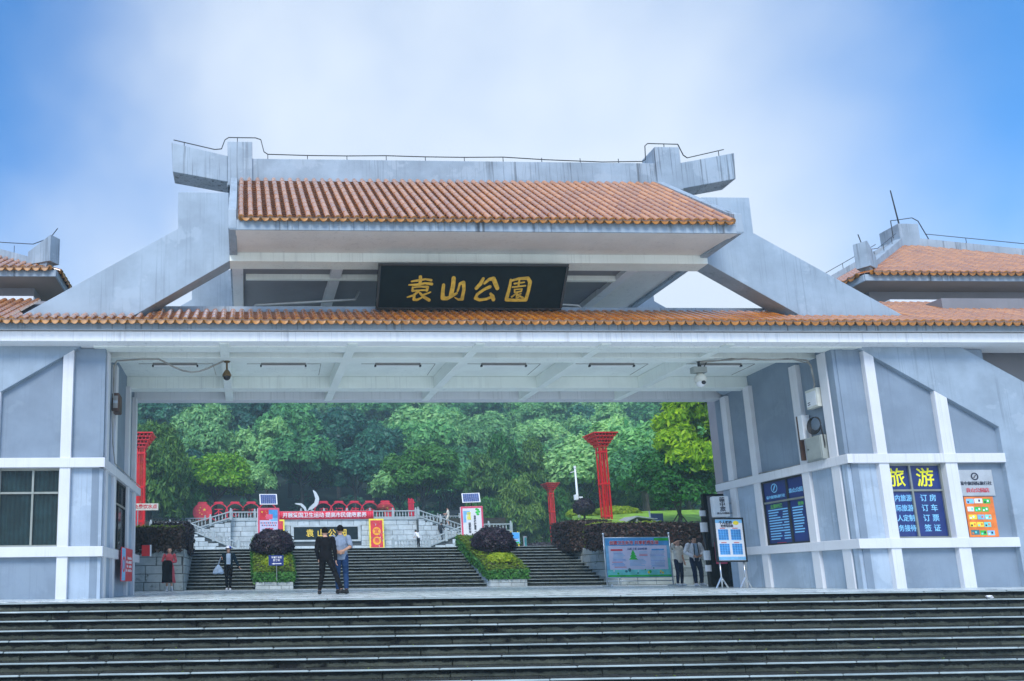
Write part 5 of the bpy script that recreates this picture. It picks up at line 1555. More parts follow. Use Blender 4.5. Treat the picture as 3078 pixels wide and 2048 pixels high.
for y in (66, 72, 79, 87, 96, 106, 118, 131, 146, 163, 182):
    d = y + 15.15
    xl, xr = -5.42 - d * .34, -5.42 + d * .76
    step = 5.6 + row * .75
    x = xl + rt.uniform(0, step)
    while x < xr:
        yy = y + rt.uniform(-2.5, 2.5)
        u = (x + 5.42) / d
        if u < .28: kind = rt.choices(range(6), (5, 2, 2, 3, 2, 1))[0]
        elif u < .5: kind = rt.choices(range(6), (4, 2, 3, 4, 1, 1))[0]
        else: kind = rt.choices(range(6), (3, 4, 4, 3, 1, 1))[0]
        if row >= 3 and u < .2 and rt.random() < .5: kind = 4
        sc = rt.uniform(.75, 1.15) * (1 + row * .06)
        zz = hill_z(x, yy) if yy > 64 else 5.6
        where = 'far left behind the gate leg' if u < -.2 else PLACES[min(len(PLACES) - 1, max(0, int((u + .20) / .96 * len(PLACES))))]
        lab = f'{HL[kind].split(" on the")[0]} in the {ROWS[row]} row {where}'
        tree(kind, (x, yy, zz - .6), sc, rt.uniform(0, 6.28), lab, 'trees of the wooded hillside', scz=sc * rt.uniform(.9, 1.15))
        x += step * rt.uniform(.75, 1.25)
    row += 1
# understorey: low dark shrubs below the first rows
us = np.random.default_rng(77); pts = []
P = np.stack([us.uniform(-24, 62, 26000), us.uniform(60, 76, 26000), us.uniform(0, 1, 26000)], 1)
P[:, 2] = 5.4 + np.maximum(0, (P[:, 1] - 64) * .33) + P[:, 2] * (1.5 + .8 * np.sin(P[:, 0] * .9) + .6 * np.sin(P[:, 0] * .37 + P[:, 1]))
Nn = np.tile(np.array([0, -.6, .8]), (len(P), 1))
o = link('understorey', quads_mesh('understorey', leaf_quads(P, Nn, .42, us, 0, 1.8, .6), MAT['leaf_hill_dark']))
tag(o, 'dark low undergrowth along the foot of the wooded hillside', 'undergrowth', kind='stuff')

# near trees, each with its own crown
def own_tree(name, loc, label, mat, seed, nl, rx, ry, rz, zc, r0, r1, cnt, sz, th, tr, droop=0, low=-.35, aspect=1.9, br=10, flat=.45, group=None, lean=0):
    t = empty(name, loc, 0, label, 'tree', group)
    link('trunk', trunk_mesh(seed + 1, th, tr, br, rx, rz, zc, lean), t)
    link('crown', crown('crown', seed, mat, nl, rx, ry, rz, zc, r0, r1, cnt, sz, droop, low, aspect, flat), t)
    return t
own_tree('camphor_tree', (-8.5, 54.5, TZ), 'bright green spreading tree on the left terrace behind the red hoops', 'leaf_fresh', 301, 46, 3.5, 2.8, 2.15, 4.75, .65, 1.15, 30000, .22, 3.2, .20, low=-.45)
own_tree('camphor_tree', (12.35, 52.5, TZ), 'dark green round tree on the right terrace near the stairs', 'leaf_dark', 311, 50, 3.6, 2.8, 2.95, 4.9, .6, 1.05, 32000, .22, 3.0, .19, low=-.5)
own_tree('weeping_tree', (-14.6, 49.5, TZ - 1.6), 'tall drooping olive green tree beside the left red tower', 'leaf_bamboo', 321, 60, 3.3, 2.2, 5.2, 6.0, .8, 1.3, 30000, .22, 6.0, .2, droop=1.4, low=-.8, aspect=3.2, flat=.7)
own_tree('weeping_tree', (-11.8, 53.0, TZ - 1.6), 'drooping dark green tree left of the bright round tree', 'leaf_dark', 325, 40, 1.9, 1.6, 3.2, 4.2, .6, 1.0, 18000, .2, 4.0, .15, droop=1.4, low=-.8, aspect=3.0, flat=.7)
# bamboo clump: several plumes of hanging leaves
for i, (x, y, h, r, mt, lb) in enumerate(((21.8, 61, 13.0, 2.6, 'leaf_bamboo', 'leftmost tall olive bamboo plume behind the right billboard'), (24.6, 63, 14.6, 2.5, 'leaf_dark', 'darkest tall bamboo plume in the middle of the clump'),
                                          (27.3, 62, 14.8, 2.3, 'leaf_bamboo', 'tallest bamboo plume with yellow green tips'), (30.8, 61, 12.5, 2.4, 'leaf_bamboo', 'bamboo plume right of the small red tower'), (33.5, 64, 10.8, 2.2, 'leaf_dark', 'rightmost low bamboo plume before the lamp mast'),
                                          (24.0, 57.5, 8.6, 2.5, 'leaf_bamboo', 'low front bamboo with hanging leaves above the easel sign'), (28.3, 58.2, 7.4, 2.2, 'leaf_dark', 'low dark bamboo behind the small red tower'), (20.2, 57.0, 6.2, 1.9, 'leaf_dark', 'lowest dark bamboo behind the right billboard'))):
    t = empty('bamboo_clump', (x, y, 2.4), 0, lb, 'bamboo', 'bamboo clumps behind the stairs')
    rg = random.Random(60 + i); b = MB()
    for k in range(9):
        a = rg.uniform(0, 6.28); q = rg.uniform(.2, .8) * r
        b.cyl((rg.uniform(-.5, .5), rg.uniform(-.5, .5), 0), (math.cos(a) * q * .5, math.sin(a) * q * .5, h * .6), .06, .045, n=5).cyl((math.cos(a) * q * .5, math.sin(a) * q * .5, h * .6), (math.cos(a) * q * 1.15, math.sin(a) * q * 1.15, h * rg.uniform(.85, 1.0)), .045, .012, n=5)
    b.build('culms', MAT['leaf_bamboo'], t)
    link('foliage', crown('foliage', 340 + i, mt, 46, r * .85, r * .7, h * .46, h * .52, .55, 1.05, 17000, .20, 1.6, -.9, 3.6, .8), t)
# right-hand trees
own_tree('feathery_tree', (23.8, 25.5, 3.3), 'big yellow green feathery tree against the right passage wall', 'leaf_lime', 361, 70, 3.3, 2.6, 3.6, 5.6, .55, .95, 42000, .16, 4.0, .16, droop=.7, low=-.7, aspect=2.8, flat=.7)
own_tree('camphor_tree', (21.5, 26.2, 3.2), 'dark green propped tree before the yellow green one', 'leaf_dark', 371, 46, 2.0, 1.8, 2.0, 2.9, .45, .8, 30000, .15, 1.6, .13, low=-.6)
b = MB()
for a in range(3):
    b.cyl((21.5 + .9 * math.cos(a * 2.1), 26.2 + .9 * math.sin(a * 2.1), 3.0), (21.5, 26.2, 4.3), .035, n=6)
tag(b.build('tree_prop', MAT['bark']), 'wooden tripod prop round the trunk of the dark propped tree', 'prop')
for i, (x, y, z, k, sc, lab) in enumerate(((31.5, 46, 5.0, 1, 1.0, 'full green tree between the red tower and the feathery tree'), (36.5, 52, 5.4, 2, 1.25, 'large green tree rising behind the dark propped tree'), (27.0, 39, 4.9, 2, .72, 'small green tree behind the tall red tower'),
                                          (41.5, 58, 6.2, 1, 1.3, 'tall green tree high behind the feathery tree'), (33, 60, 5.5, 0, 1.1, 'pale green tree left of the tall red tower cap'), (39, 66, 7.0, 3, 1.25, 'pale upright tree above the tall red tower'), (46, 62, 7, 2, 1.35, 'green tree at the right edge of the opening'))):
    tree(k, (x, y, z - .4), sc, i * 1.3, lab, None)

# ------------------------------------------------------------------ clipped hedges and shrubs
def surf_points(rng, quads, n):
    ar = []
    for q in quads:
        a, b, c, d = [np.array(v, float) for v in q]
        ar.append(np.linalg.norm(np.cross(b - a, d - a)) + np.linalg.norm(np.cross(b - c, d - c)))
    ar = np.array(ar); idx = rng.choice(len(quads), n, p=ar / ar.sum())
    P = np.zeros((n, 3)); N_ = np.zeros((n, 3))
    for j, q in enumerate(quads):
        m_ = idx == j; k = m_.sum()
        a, b, c, d = [np.array(v, float) for v in q]
        u = rng.uniform(0, 1, (k, 1)); v = rng.uniform(0, 1, (k, 1))
        P[m_] = (a * (1 - u) + b * u) * (1 - v) + (d * (1 - u) + c * u) * v
        nn = np.cross(b - a, d - a); N_[m_] = nn / (np.linalg.norm(nn) + 1e-9)
    return P, N_
def hedge(name, x0, x1, prof, label, mats, n, size, seed, group=None, cat='hedge', jag=.05, parent=None, tops=None):
    """clipped hedge: profile (y,z) polygon swept in x; leaves over every face; tops: other leaf colour on top"""
    rng = np.random.default_rng(seed)
    cy_ = sum(p[0] for p in prof) / len(prof); cz = sum(p[1] for p in prof) / len(prof)
    t = empty(name, ((x0 + x1) / 2, cy_, min(p[1] for p in prof)), 0, label, cat, group)
    o = np.array(t.location)
    ins = [(cy_ + (y - cy_) * .93, cz + (z - cz) * .93) for y, z in prof]
    MB().prism([(y - o[1], z - o[2]) for y, z in ins], 'x', x0 + .06 - o[0], x1 - .06 - o[0]).build('branches', MAT['soil'], t)
    k = len(prof); area = sum(prof[i][0] * prof[(i + 1) % k][1] - prof[(i + 1) % k][0] * prof[i][1] for i in range(k))
    pf = prof if area < 0 else prof[::-1]
    quads = []
    for i in range(k):
        (ya, za), (yb, zb) = pf[i], pf[(i + 1) % k]
        quads.append(((x0, ya, za), (x1, ya, za), (x1, yb, zb), (x0, yb, zb)))
    ymin, ymax = min(p[0] for p in prof), max(p[0] for p in prof)
    def zat(y):
        zs = []
        for i in range(k):
            (ya, za), (yb, zb) = pf[i], pf[(i + 1) % k]
            if (ya - y) * (yb - y) <= 0 and ya != yb: zs.append(za + (zb - za) * (y - ya) / (yb - ya))
        return (min(zs), max(zs)) if zs else (0, 0)
    for i in range(6):
        ya, yb = ymin + (ymax - ymin) * (i + .001) / 6, ymin + (ymax - ymin) * (i + .999) / 6
        (l0, h0), (l1, h1) = zat(ya), zat(yb)
        quads.append(((x0, yb, l1), (x0, ya, l0), (x0, ya, h0), (x0, yb, h1)))
        quads.append(((x1, ya, l0), (x1, yb, l1), (x1, yb, h1), (x1, ya, h0)))
    P, N_ = surf_points(rng, quads, n)
    P = P + N_ * rng.normal(0, jag, (n, 1)) + .04 * np.sin(P * 3.1 + 1)
    P -= o
    if tops:
        up = N_[:, 2] > .45
        link('top_growth', quads_mesh('top_growth', leaf_quads(P[up], N_[up], size, rng), MAT[tops]), t)
        P, N_ = P[~up], N_[~up]
    link('foliage', quads_mesh('foliage', leaf_quads(P, N_, size, rng), MAT[mats]), t)
    return t
def mound(name, c, rx, ry, rz, label, mat, n, size, seed, group=None, cat='shrub', stem=None, flatbase=-.5):
    rng = np.random.default_rng(seed)
    t = empty(name, (c[0], c[1], c[2] - rz), 0, label, cat, group)
    d = rng.normal(size=(n, 3)); d /= np.linalg.norm(d, axis=1)[:, None]
    d = d[d[:, 2] > flatbase]
    k = rng.uniform(.91, 1.05, (len(d), 1)) * np.where(rng.random((len(d), 1)) < .04, rng.uniform(1.03, 1.14, (len(d), 1)), 1) * (1 + .05 * np.sin(d[:, 2:] * 9 + seed) * np.cos(d[:, :1] * 8) + .05 * np.sin(d[:, :1] * 6) * np.cos(d[:, 1:2] * 5 + d[:, 2:] * 4))
    P = d * np.array([rx, ry, rz]) * k; P[:, 2] += rz
    link('foliage', quads_mesh('foliage', leaf_quads(P, d, size, rng), MAT[mat]), t)
    b = MB().ball((0, 0, rz), rx * .9, ry * .9, rz * .9, n=14, k=9)
    if stem: b.cyl((0, 0, -stem), (0, 0, rz * .4), .07, n=7)
    b.build('branches', MAT['soil'], t, True)
    return t
# the two sloping planters dividing the park stairs
for i, (x0, x1) in enumerate(PLANT):
    nm = ('left', 'right')[i]
    t = empty('stone_planter', ((x0 + x1) / 2, 14.2, 0), 0, f'sloping stone planter dividing the park stairs on the {nm}', 'planter', 'planters on the park stairs')
    core = MB().prism([(.05, 0), (.05, .26), (4.2, 2.0), (4.2, 0)], 'x', -(x1 - x0) / 2 + .05, (x1 - x0) / 2 - .05).build('core', MAT['mortar'], t)
    rr2 = random.Random(70 + i); w = x1 - x0
    for j, (za, zb) in enumerate(((.0, .16), (.16, .31))):
        x = -w / 2
        while x < w / 2 - .02:
            e = min(x + rr2.uniform(.3, .6), w / 2)
            link('stone_block', rr2.choice(BLK), t, ((x + e) / 2, .03, (za + zb) / 2), None, (e - x - .012, .8, zb - za - .012)); x = e
    for s in (-1, 1):
        for k in range(11):
            ya, yb = .1 + .375 * k, .1 + .375 * (k + 1)
            zt_ = .28 + (2.0 - .28) * ya / 4.2
            o = link('stone_block', rr2.choice(BLK), t, (s * (w / 2 - .05), (ya + yb) / 2, zt_ / 2), (0, 0, math.pi / 2), (yb - ya - .012, .8, zt_))
    hedge('clipped_hedge', x0 - .05, x1 + .05, [(14.12, .30), (14.12, .72), (14.6, .98), (18.3, 2.42), (18.3, 1.95)], f'sloping box hedge filling the {nm} stone planter', 'leaf_dark', 16000, .075, 80 + i, 'hedges in the planters', tops='leaf_moss')
    mound('purple_shrub', ((x0 + x1) / 2 + .02 + .25 * i, 16.5, 1.98), .95, .9, .72, f'dark purple ball shrub growing in the {nm} planter', 'leaf_purple', 9000, .09, 90 + i, 'purple ball shrubs in the planters')
    mound('golden_shrub', ((x0 + x1) / 2 + .08 - .0 * i, 15.2, 1.10 + .05 * i), .62, .62, .30 + .02 * i, f'yellow green clipped cushion before the {nm} purple shrub', 'leaf_gold', 5000, .08, 95 + i, 'golden cushions in the planters', flatbase=-.2)
# right garden: stone wall with hedges over it
def garden_wall(name, x0, x1, y, label, side_len, sx_):
    t = MB().box(x0, x1, y + .05, y + .4, 0, 1.72).build(name, MAT['mortar']); tag(t, label, 'wall')
    r5 = random.Random(int(x0 * 7))
    z = 0
    for j in range(5):
        h = .345; x = x0 - r5.uniform(0, .4)
        while x < x1:
            w = r5.uniform(.55, 1.1); a, b = max(x, x0), min(x + w, x1); x += w
            if b - a < .1: continue
            link('stone_block', r5.choice(GBLK), t, ((a + b) / 2, y, j * h + h / 2), None, (b - a - .02, 1, h - .02))
        yy = y + .05
        while yy < y + side_len:
            w = r5.uniform(.5, 1.0); e = min(yy + w, y + side_len)
            if e - yy > .1: link('stone_block', r5.choice(GBLK), t, (sx_, (yy + e) / 2, j * h + h / 2), (0, 0, math.pi / 2), (e - yy - .02, 1, h - .02))
            yy += w
    return t
GBLK = [chamfer_box('stone_block', 1, .16, 1, .015, 'garden_stone', .008, 2, 50 + k) for k in range(4)]
gw = garden_wall('garden_wall', 10.44, 22.0, 13.6, 'grey block garden wall right of the park stairs below purple hedges', 5.4, 10.46)
lw_ = garden_wall('garden_wall', -17.0, -8.05, 13.4, 'shaded block garden wall left of the park stairs below a dark hedge', 4.6, -8.1)
def hbox(y0, y1, z0, z1): return [(y0, z0), (y0, z1), (y1, z1), (y1, z0)]
hedge('purple_hedge', 9.75, 14.4, hbox(13.5, 14.9, 1.62, 2.56), 'long reddish purple hedge above the health notice board', 'leaf_brown', 20000, .085, 120)
hedge('purple_hedge', 9.9, 11.9, hbox(16.6, 18.6, 1.62, 3.02), 'reddish purple hedge block at the top right of the stairs', 'leaf_brown', 14000, .085, 121)
hedge('azalea_hedge', 10.55, 13.6, hbox(15.2, 16.5, 1.62, 2.74), 'yellow green azalea hedge between the two purple hedges', 'leaf_moss', 14000, .08, 122, tops='leaf_gold')
hedge('dark_hedge', -16.0, -8.15, hbox(13.3, 14.6, 1.60, 2.60), 'dark clipped hedge on the left garden wall with light top', 'leaf_brown', 20000, .085, 123, tops='leaf_moss')
hedge('purple_hedge', -9.6, -8.0, hbox(15.0, 17.0, 1.6, 2.92), 'purple hedge block behind the woman in pink on the left', 'leaf_purple', 10000, .085, 124)
mound('low_purple_shrub', (20.6, 44.0, 2.75), 2.3, 1.6, .62, 'low purple cushion at the foot of the small red tower', 'leaf_purple', 8000, .16, 130)
mound('topiary_ball', (16.9, 29.0, 4.95), .64, .6, .55, 'dark topiary ball on a stem left of the tall red tower', 'leaf_purple', 7000, .09, 131, stem=1.2, flatbase=-.8)
for i, (x, y, rx, rz, lab) in enumerate(((19.3, 34, 1.1, .40, 'left golden shrub bank behind the tall red tower'), (22.2, 34.5, 1.7, .50, 'right golden shrub bank behind the tall red tower'))):
    mound('golden_shrub_bank', (x, y, lawn_z(y) + .05), rx, .8, rz, lab, 'leaf_gold', 6000, .12, 140 + i, 'golden shrubs on the lawn')
hedge('far_hedge', 12.9, 19.5, hbox(55.5, 56.6, TZ, TZ + 1.5), 'green clipped hedge on the far right of the terrace', 'leaf_hill', 9000, .15, 151)
hedge('far_hedge', -1.8, 11, hbox(51.8, 52.6, TZ, TZ + .55), 'low green hedge along the terrace behind the red hoops', 'leaf_hill', 9000, .15, 152)
mound('round_bush', (-12.4, 55.5, 7.0), 1.5, 1.2, 1.2, 'round green bush behind the dark awning', 'leaf_hill', 6000, .16, 153)
# sago palms on the terrace
for i, (x, y, lab) in enumerate(((7.35, 49.0, 'dark sago palm before the right red hoops'), (-5.7, 49.2, 'dark sago palm left of the left solar billboard'))):
    t = empty('sago_palm', (x, y, TZ), 0, lab, 'palm', 'sago palms on the terrace')
    MB().cyl((0, 0, -.05), (0, 0, .75), .22, .2, n=10).build('trunk', MAT['bark'], t)
    rg = random.Random(i); Vv = []
    for k in range(42):
        a = rg.uniform(0, 6.28); e = rg.uniform(.2, 1.3); Lf = rg.uniform(1.1, 1.5)
        for s_ in range(14):
            u = (s_ + 1) / 14
            r_ = Lf * u * math.cos(e * .75) ; z_ = .75 + Lf * (u * math.sin(e) - .55 * u * u)
            c_ = np.array([r_ * math.cos(a), r_ * math.sin(a), z_]); tdir = np.array([-math.sin(a), math.cos(a), 0.0])
            ll = .30 * math.sin(math.pi * min(1, u * .9 + .1)) + .04
            for sg in (-1, 1):
                tip = c_ + tdir * sg * ll + np.array([math.cos(a), math.sin(a), -.1]) * .10
                w_ = np.array([math.cos(a), math.sin(a), 0]) * .022
                Vv += [c_ - w_, c_ + w_, tip + w_ * .4, tip - w_ * .4]
    t.scale = (1.45, 1.3, 1.25)
    link('fronds', quads_mesh('fronds', np.array(Vv), MAT['leaf_cycad']), t)
mound('cycad_base', (.2, 49.0, TZ + .25), .8, .6, .35, 'low green bush at the foot of the silver sculpture', 'leaf_dark', 2500, .12, 154)

# ------------------------------------------------------------------ people
def ring_tube(secs, n=12):
    """closed loft through (centre, rx, ry, ux, uy) sections"""
    vs, fs = [], []
    for c, rx, ry, ux, uy in secs:
        for i in range(n):
            a = 2 * math.pi * i / n
            vs.append(Vector(c) + ux * (rx * math.cos(a)) + uy * (ry * math.sin(a)))
    k = len(secs)
    for j in range(k - 1):
        for i in range(n): fs.append((j * n + i, j * n + (i + 1) % n, (j + 1) * n + (i + 1) % n, (j + 1) * n + i))
    fs += [tuple(range(n - 1, -1, -1)), tuple(range((k - 1) * n, k * n))]
    return vs, fs
def limb(b, zones, zone, pts, radii, n=10):
    """tapered limb with rounded ends through joints"""
    pts = [Vector(p) for p in pts]
    secs = []
    fine, rad = [], []
    for j in range(len(pts) - 1):
        for t in ((0, .5) if j < len(pts) - 2 else (0, .5, 1)):
            fine.append(pts[j].lerp(pts[j + 1], t)); rad.append(radii[j] + (radii[j + 1] - radii[j]) * t)
    d0 = (fine[1] - fine[0]).normalized(); d1 = (fine[-1] - fine[-2]).normalized()
    fine = [fine[0] - d0 * rad[0] * .85] + fine + [fine[-1] + d1 * rad[-1] * .85]
    rad = [rad[0] * .35] + rad + [rad[-1] * .35]
    ref = None
    for i, p in enumerate(fine):
        d = (fine[min(i + 1, len(fine) - 1)] - fine[max(i - 1, 0)]).normalized()
        if ref is None: ref = d.orthogonal().normalized()
        u = (ref - d * ref.dot(d)).normalized(); ref = u
        secs.append((p, rad[i], rad[i], u, d.cross(u)))
    vs, fs = ring_tube(secs, n)
    b._add(vs, fs)
    for j in range(len(pts) - 1): zones.append((zone, pts[j], pts[j + 1], radii[j], radii[j + 1]))

def person(loc, rz, label, J, dress, height=1.7, extras=None, voxel=.0125):
    """J: joints in metres for a 1.70 m figure facing +Y (right side +X); dress: zone -> (part name, material, thickness)"""
    t = empty('person', loc, rz, label, 'person')
    s = height / 1.70; t.scale = (s, s, s)
    b = MB(); Z = []
    pel, che, nec, hd = [Vector(J[k]) for k in ('pelvis', 'chest', 'neck', 'head')]
    ex, ey = Vector((1, 0, 0)), Vector((0, 1, 0))
    tw = J.get('twist', 0); cx_, sx_ = math.cos(tw), math.sin(tw)
    tx, ty = Vector((cx_, sx_, 0)), Vector((-sx_, cx_, 0))
    w = J.get('build', 1.0)
    mid = pel.lerp(che, .45)
    secs = [(pel + Vector((0, 0, -.10)), .11 * w, .09 * w, ex, ey), (pel, .165 * w, .115 * w, ex, ey), (mid, .140 * w, .100 * w, ex.lerp(tx, .5), ey.lerp(ty, .5)), (che, .165 * w, .115 * w, tx, ty),
            (che.lerp(nec, .55), .160 * w, .095 * w, tx, ty), (nec + Vector((0, 0, -.03)), .075, .065, tx, ty), (nec + Vector((0, 0, .02)), .055, .055, tx, ty)]
    vs, fs = ring_tube(secs, 14); b._add(vs, fs)
    Z += [('hips', pel + Vector((0, 0, -.06)), pel + Vector((0, 0, .04)), .13, .14), ('torso', pel + Vector((0, 0, .10)), che, .135, .15), ('torso', che, nec + Vector((0, 0, -.09)), .15, .11)]
    limb(b, Z, 'neck', [nec + Vector((0, 0, -.02)), hd + Vector((0, 0, -.06))], [.058, .052])
    # head: skull, jaw, nose, ears
    look = J.get('look', 0.0); fw = Vector((math.sin(-look), math.cos(look), 0)); rt_ = Vector((fw.y, -fw.x, 0))
    def hp(r, f, u): return hd + rt_ * r + fw * f + Vector((0, 0, u))
    def ell(c, a, bb, cc):
        m_ = MB().ball((0, 0, 0), 1, n=14, k=10)
        b._add([c + rt_ * (v[0] * a) + fw * (v[1] * bb) + Vector((0, 0, v[2] * cc)) for v in m_.v], m_.f)
    ell(hp(0, -.008, .025), .075, .093, .098); ell(hp(0, .018, -.045), .058, .068, .075); ell(hp(0, .088, -.015), .014, .020, .026); ell(hp(0, .070, -.062), .026, .014, .012)
    ell(hp(0, .074, .012), .050, .014, .012)
    for e in (-1, 1): ell(hp(e * .078, -.012, -.008), .010, .020, .030)
    Z += [('head', hp(0, 0, -.06), hp(0, 0, .05), .075, .085)]
    for sd, k in ((-1, 'l'), (1, 'r')):
        sh, el_, wr = [Vector(J[k + x]) for x in ('_sh', '_el', '_wr')]
        limb(b, Z, 'upper_arm', [sh, el_], [.056 * w, .043 * w]); limb(b, Z, 'forearm', [el_, wr], [.042 * w, .029])
        Z[-2] = ('upper_arm', sh, el_, .056, .043)
        d = (wr - el_).normalized(); hdir = Vector(J.get(k + '_hand', tuple(d))).normalized()
        side = hdir.cross(Vector(J.get(k + '_palm', (-sd, 0, 0)))).normalized()
        pn = side.cross(hdir).normalized()
        palm0, palm1 = wr, wr + hdir * .085
        vs, fs = ring_tube([(palm0, .030, .020, side, pn), (palm0 + hdir * .03, .040, .019, side, pn), (palm1, .042, .015, side, pn)], 10); b._add(vs, fs)
        Z.append(('hand', palm0 + hdir * .02, palm1 + hdir * .08, .035, .03))
        curl = J.get(k + '_curl', .5)
        for q, Lf in enumerate((.070, .080, .075, .060)):
            o_ = palm1 + side * (-.030 + .020 * q)
            d1 = (hdir * math.cos(curl * .5) + pn * -math.sin(curl * .5)).normalized(); d2 = (hdir * math.cos(curl * 1.6) + pn * -math.sin(curl * 1.6)).normalized()
            limb(b, [], 'hand', [o_ - hdir * .01, o_ + d1 * Lf * .5, o_ + d1 * Lf * .5 + d2 * Lf * .5], [.0095, .0088, .0075], 7)
        th = palm0 + hdir * .025 + side * -.036
        limb(b, [], 'hand', [th, th + (hdir * .6 - side * .7).normalized() * .035, th + (hdir * .6 - side * .7).normalized() * .035 + hdir * .03], [.011, .010, .008], 7)
        hip, kn, an, toe = [Vector(J[k + x]) for x in ('_hip', '_kn', '_an', '_toe')]
        limb(b, Z, 'thigh', [hip, kn], [.088 * w, .056 * w]); limb(b, Z, 'calf', [kn, kn.lerp(an, .35), an], [.055 * w, .054 * w, .036])
        heel = an + (an - toe).normalized() * .055; heel.z = an.z - .045
        limb(b, Z, 'foot', [heel, an.lerp(toe, .45) + Vector((0, 0, -.010)), toe], [.040, .042, .033])
        limb(b, Z, 'foot', [an, heel.lerp(toe, .3)], [.038, .042])
    me = b.mesh('body_raw', MAT[dress.get('skin', 'skin')])
    o = link('body', me, t)
    rm = o.modifiers.new('r', 'REMESH'); rm.mode = 'VOXEL'; rm.voxel_size = voxel; rm.use_smooth_shade = True
    sm = o.modifiers.new('s', 'SMOOTH'); sm.factor = .5; sm.iterations = 4
    dg = bpy.context.evaluated_depsgraph_get()
    m2 = bpy.data.meshes.new_from_object(o.evaluated_get(dg))
    o.modifiers.clear(); o.data = m2; m2.name = 'body'
    m2.materials.clear(); m2.materials.append(MAT[dress.get('skin', 'skin')])
    # zones by the nearest bone
    co = np.empty(len(m2.vertices) * 3, np.float32); m2.vertices.foreach_get('co', co); co = co.reshape(-1, 3)
    no = np.empty(len(m2.vertices) * 3, np.float32); m2.vertices.foreach_get('normal', no); no = no.reshape(-1, 3)
    best = np.full(len(co), 1e9); zi = np.zeros(len(co), int)
    for q, (nm, p0, p1, r0, r1) in enumerate(Z):
        p0, p1 = np.array(p0), np.array(p1); dd = p1 - p0
        u = np.clip(((co - p0) @ dd) / (dd @ dd + 1e-9), 0, 1)
        dist = np.linalg.norm(co - (p0 + u[:, None] * dd), axis=1) - (r0 + (r1 - r0) * u)
        m_ = dist < best; best[m_] = dist[m_]; zi[m_] = q
    zn = np.array([z[0] for z in Z])[zi]
    faces = [tuple(p.vertices) for p in m2.polygons]
    for part, zs, mat, th, cond in dress['parts']:
        ok = np.isin(zn, zs)
        if cond is not None: ok &= cond(co)
        fsel = [f for f in faces if all(ok[i] for i in f)]
        if not fsel: continue
        groups = [fsel]
        if part in ('shoe',):
            groups = [[f for f in fsel if (co[f[0]] @ np.array([1, 0, 0]) > J.get('split', 0)) == sgn] for sgn in (True, False)]
        for fs in groups:
            if not fs: continue
            used = sorted({i for f in fs for i in f}); mp = {v: i for i, v in enumerate(used)}
            fold = 1 + .0 * co[used, 2]
            wr_ = .004 * np.sin(co[used, 2] * 55 + co[used, 0] * 20) * np.sin(co[used, 0] * 30 + co[used, 1] * 25)
            vv = co[used] + no[used] * (th + np.where(th > .008, wr_, 0))[:, None] if isinstance(th, np.ndarray) else co[used] + no[used] * (th + (wr_ if th > .008 else 0 * wr_))[:, None]
            mm = bpy.data.meshes.new(part); mm.from_pydata(vv.tolist(), [], [tuple(mp[i] for i in f) for f in fs])
            mm.materials.append(MAT[mat]); mm.polygons.foreach_set('use_smooth', [True] * len(mm.polygons))
            po = link(part, mm, t)
            if th > .006:
                sd_ = po.modifiers.new('t', 'SOLIDIFY'); sd_.thickness = min(th * .7, .008); sd_.offset = -1
    # hair
    kind = dress.get('hair', 'short')
    if kind:
        hm_ = MB().ball((0, 0, 0), 1, n=20, k=14)
        vs = []; keepv = []
        for v in hm_.v:
            x_, y_, z_ = v
            cut = (.05 if y_ > .35 else -.55 if kind == 'short' else -.95) if kind != 'pulled' else (.30 if y_ > .2 else -.5)
            keepv.append(z_ > cut)
            wob = 1 + .05 * math.sin(x_ * 17 + z_ * 13) * math.cos(y_ * 15)
            if kind == 'pulled': wob = .97
            vs.append(hd + rt_ * (x_ * .087 * wob) + fw * (-.014 + y_ * .105 * wob) + Vector((0, 0, .030 + z_ * .112 * wob)))
        fs = [f for f in hm_.f if all(keepv[i] for i in f)]
        m3 = MB(); m3._add(vs, fs); ho = m3.build('hair', MAT[dress.get('haircol', 'hair')], t, True)
        sd_ = ho.modifiers.new('t', 'SOLIDIFY'); sd_.thickness = .015; sd_.offset = -1
    # eyes and brows
    for e in (-1, 1):
        m3 = MB(); c = hp(e * .032, .078, .004)
        bb_ = MB().ball((0, 0, 0), 1, n=8, k=6)
        m3._add([c + rt_ * (v[0] * .013) + fw * (v[1] * .008) + Vector((0, 0, v[2] * .006)) for v in bb_.v], bb_.f); m3.build('eye', MAT['hair'], t, True)
    if extras: extras(t, hp, J)
    return t

def base_joints(**k):
    J = dict(pelvis=(0, 0, .94), chest=(0, 0, 1.26), neck=(0, 0, 1.45), head=(0, .015, 1.575),
             l_sh=(-.185, 0, 1.405), l_el=(-.225, -.02, 1.13), l_wr=(-.215, .05, .88), r_sh=(.185, 0, 1.405), r_el=(.225, -.02, 1.13), r_wr=(.215, .05, .88),
             l_hip=(-.085, 0, .90), l_kn=(-.095, .02, .49), l_an=(-.10, -.02, .085), l_toe=(-.12, .13, .035), r_hip=(.085, 0, .90), r_kn=(.095, .02, .49), r_an=(.10, -.02, .085), r_toe=(.12, .13, .035))
    J.update(k); return J
TOP = ['torso', 'upper_arm', 'forearm']; LEG = ['hips', 'thigh', 'calf']
def longsleeve(mat, th=.012, name='shirt'): return (name, ['torso', 'hips', 'upper_arm', 'forearm'], mat, th, lambda c: (c[:, 2] > .84))
def tee(mat, th=.013): return ('t_shirt', ['torso', 'hips', 'upper_arm'], mat, th, lambda c: (c[:, 2] > .84))
def trousers(mat, th=.010): return ('trousers', LEG, mat, th, lambda c: c[:, 2] > .075)
def shoes(mat): return ('shoe', ['foot'], mat, .006, None)

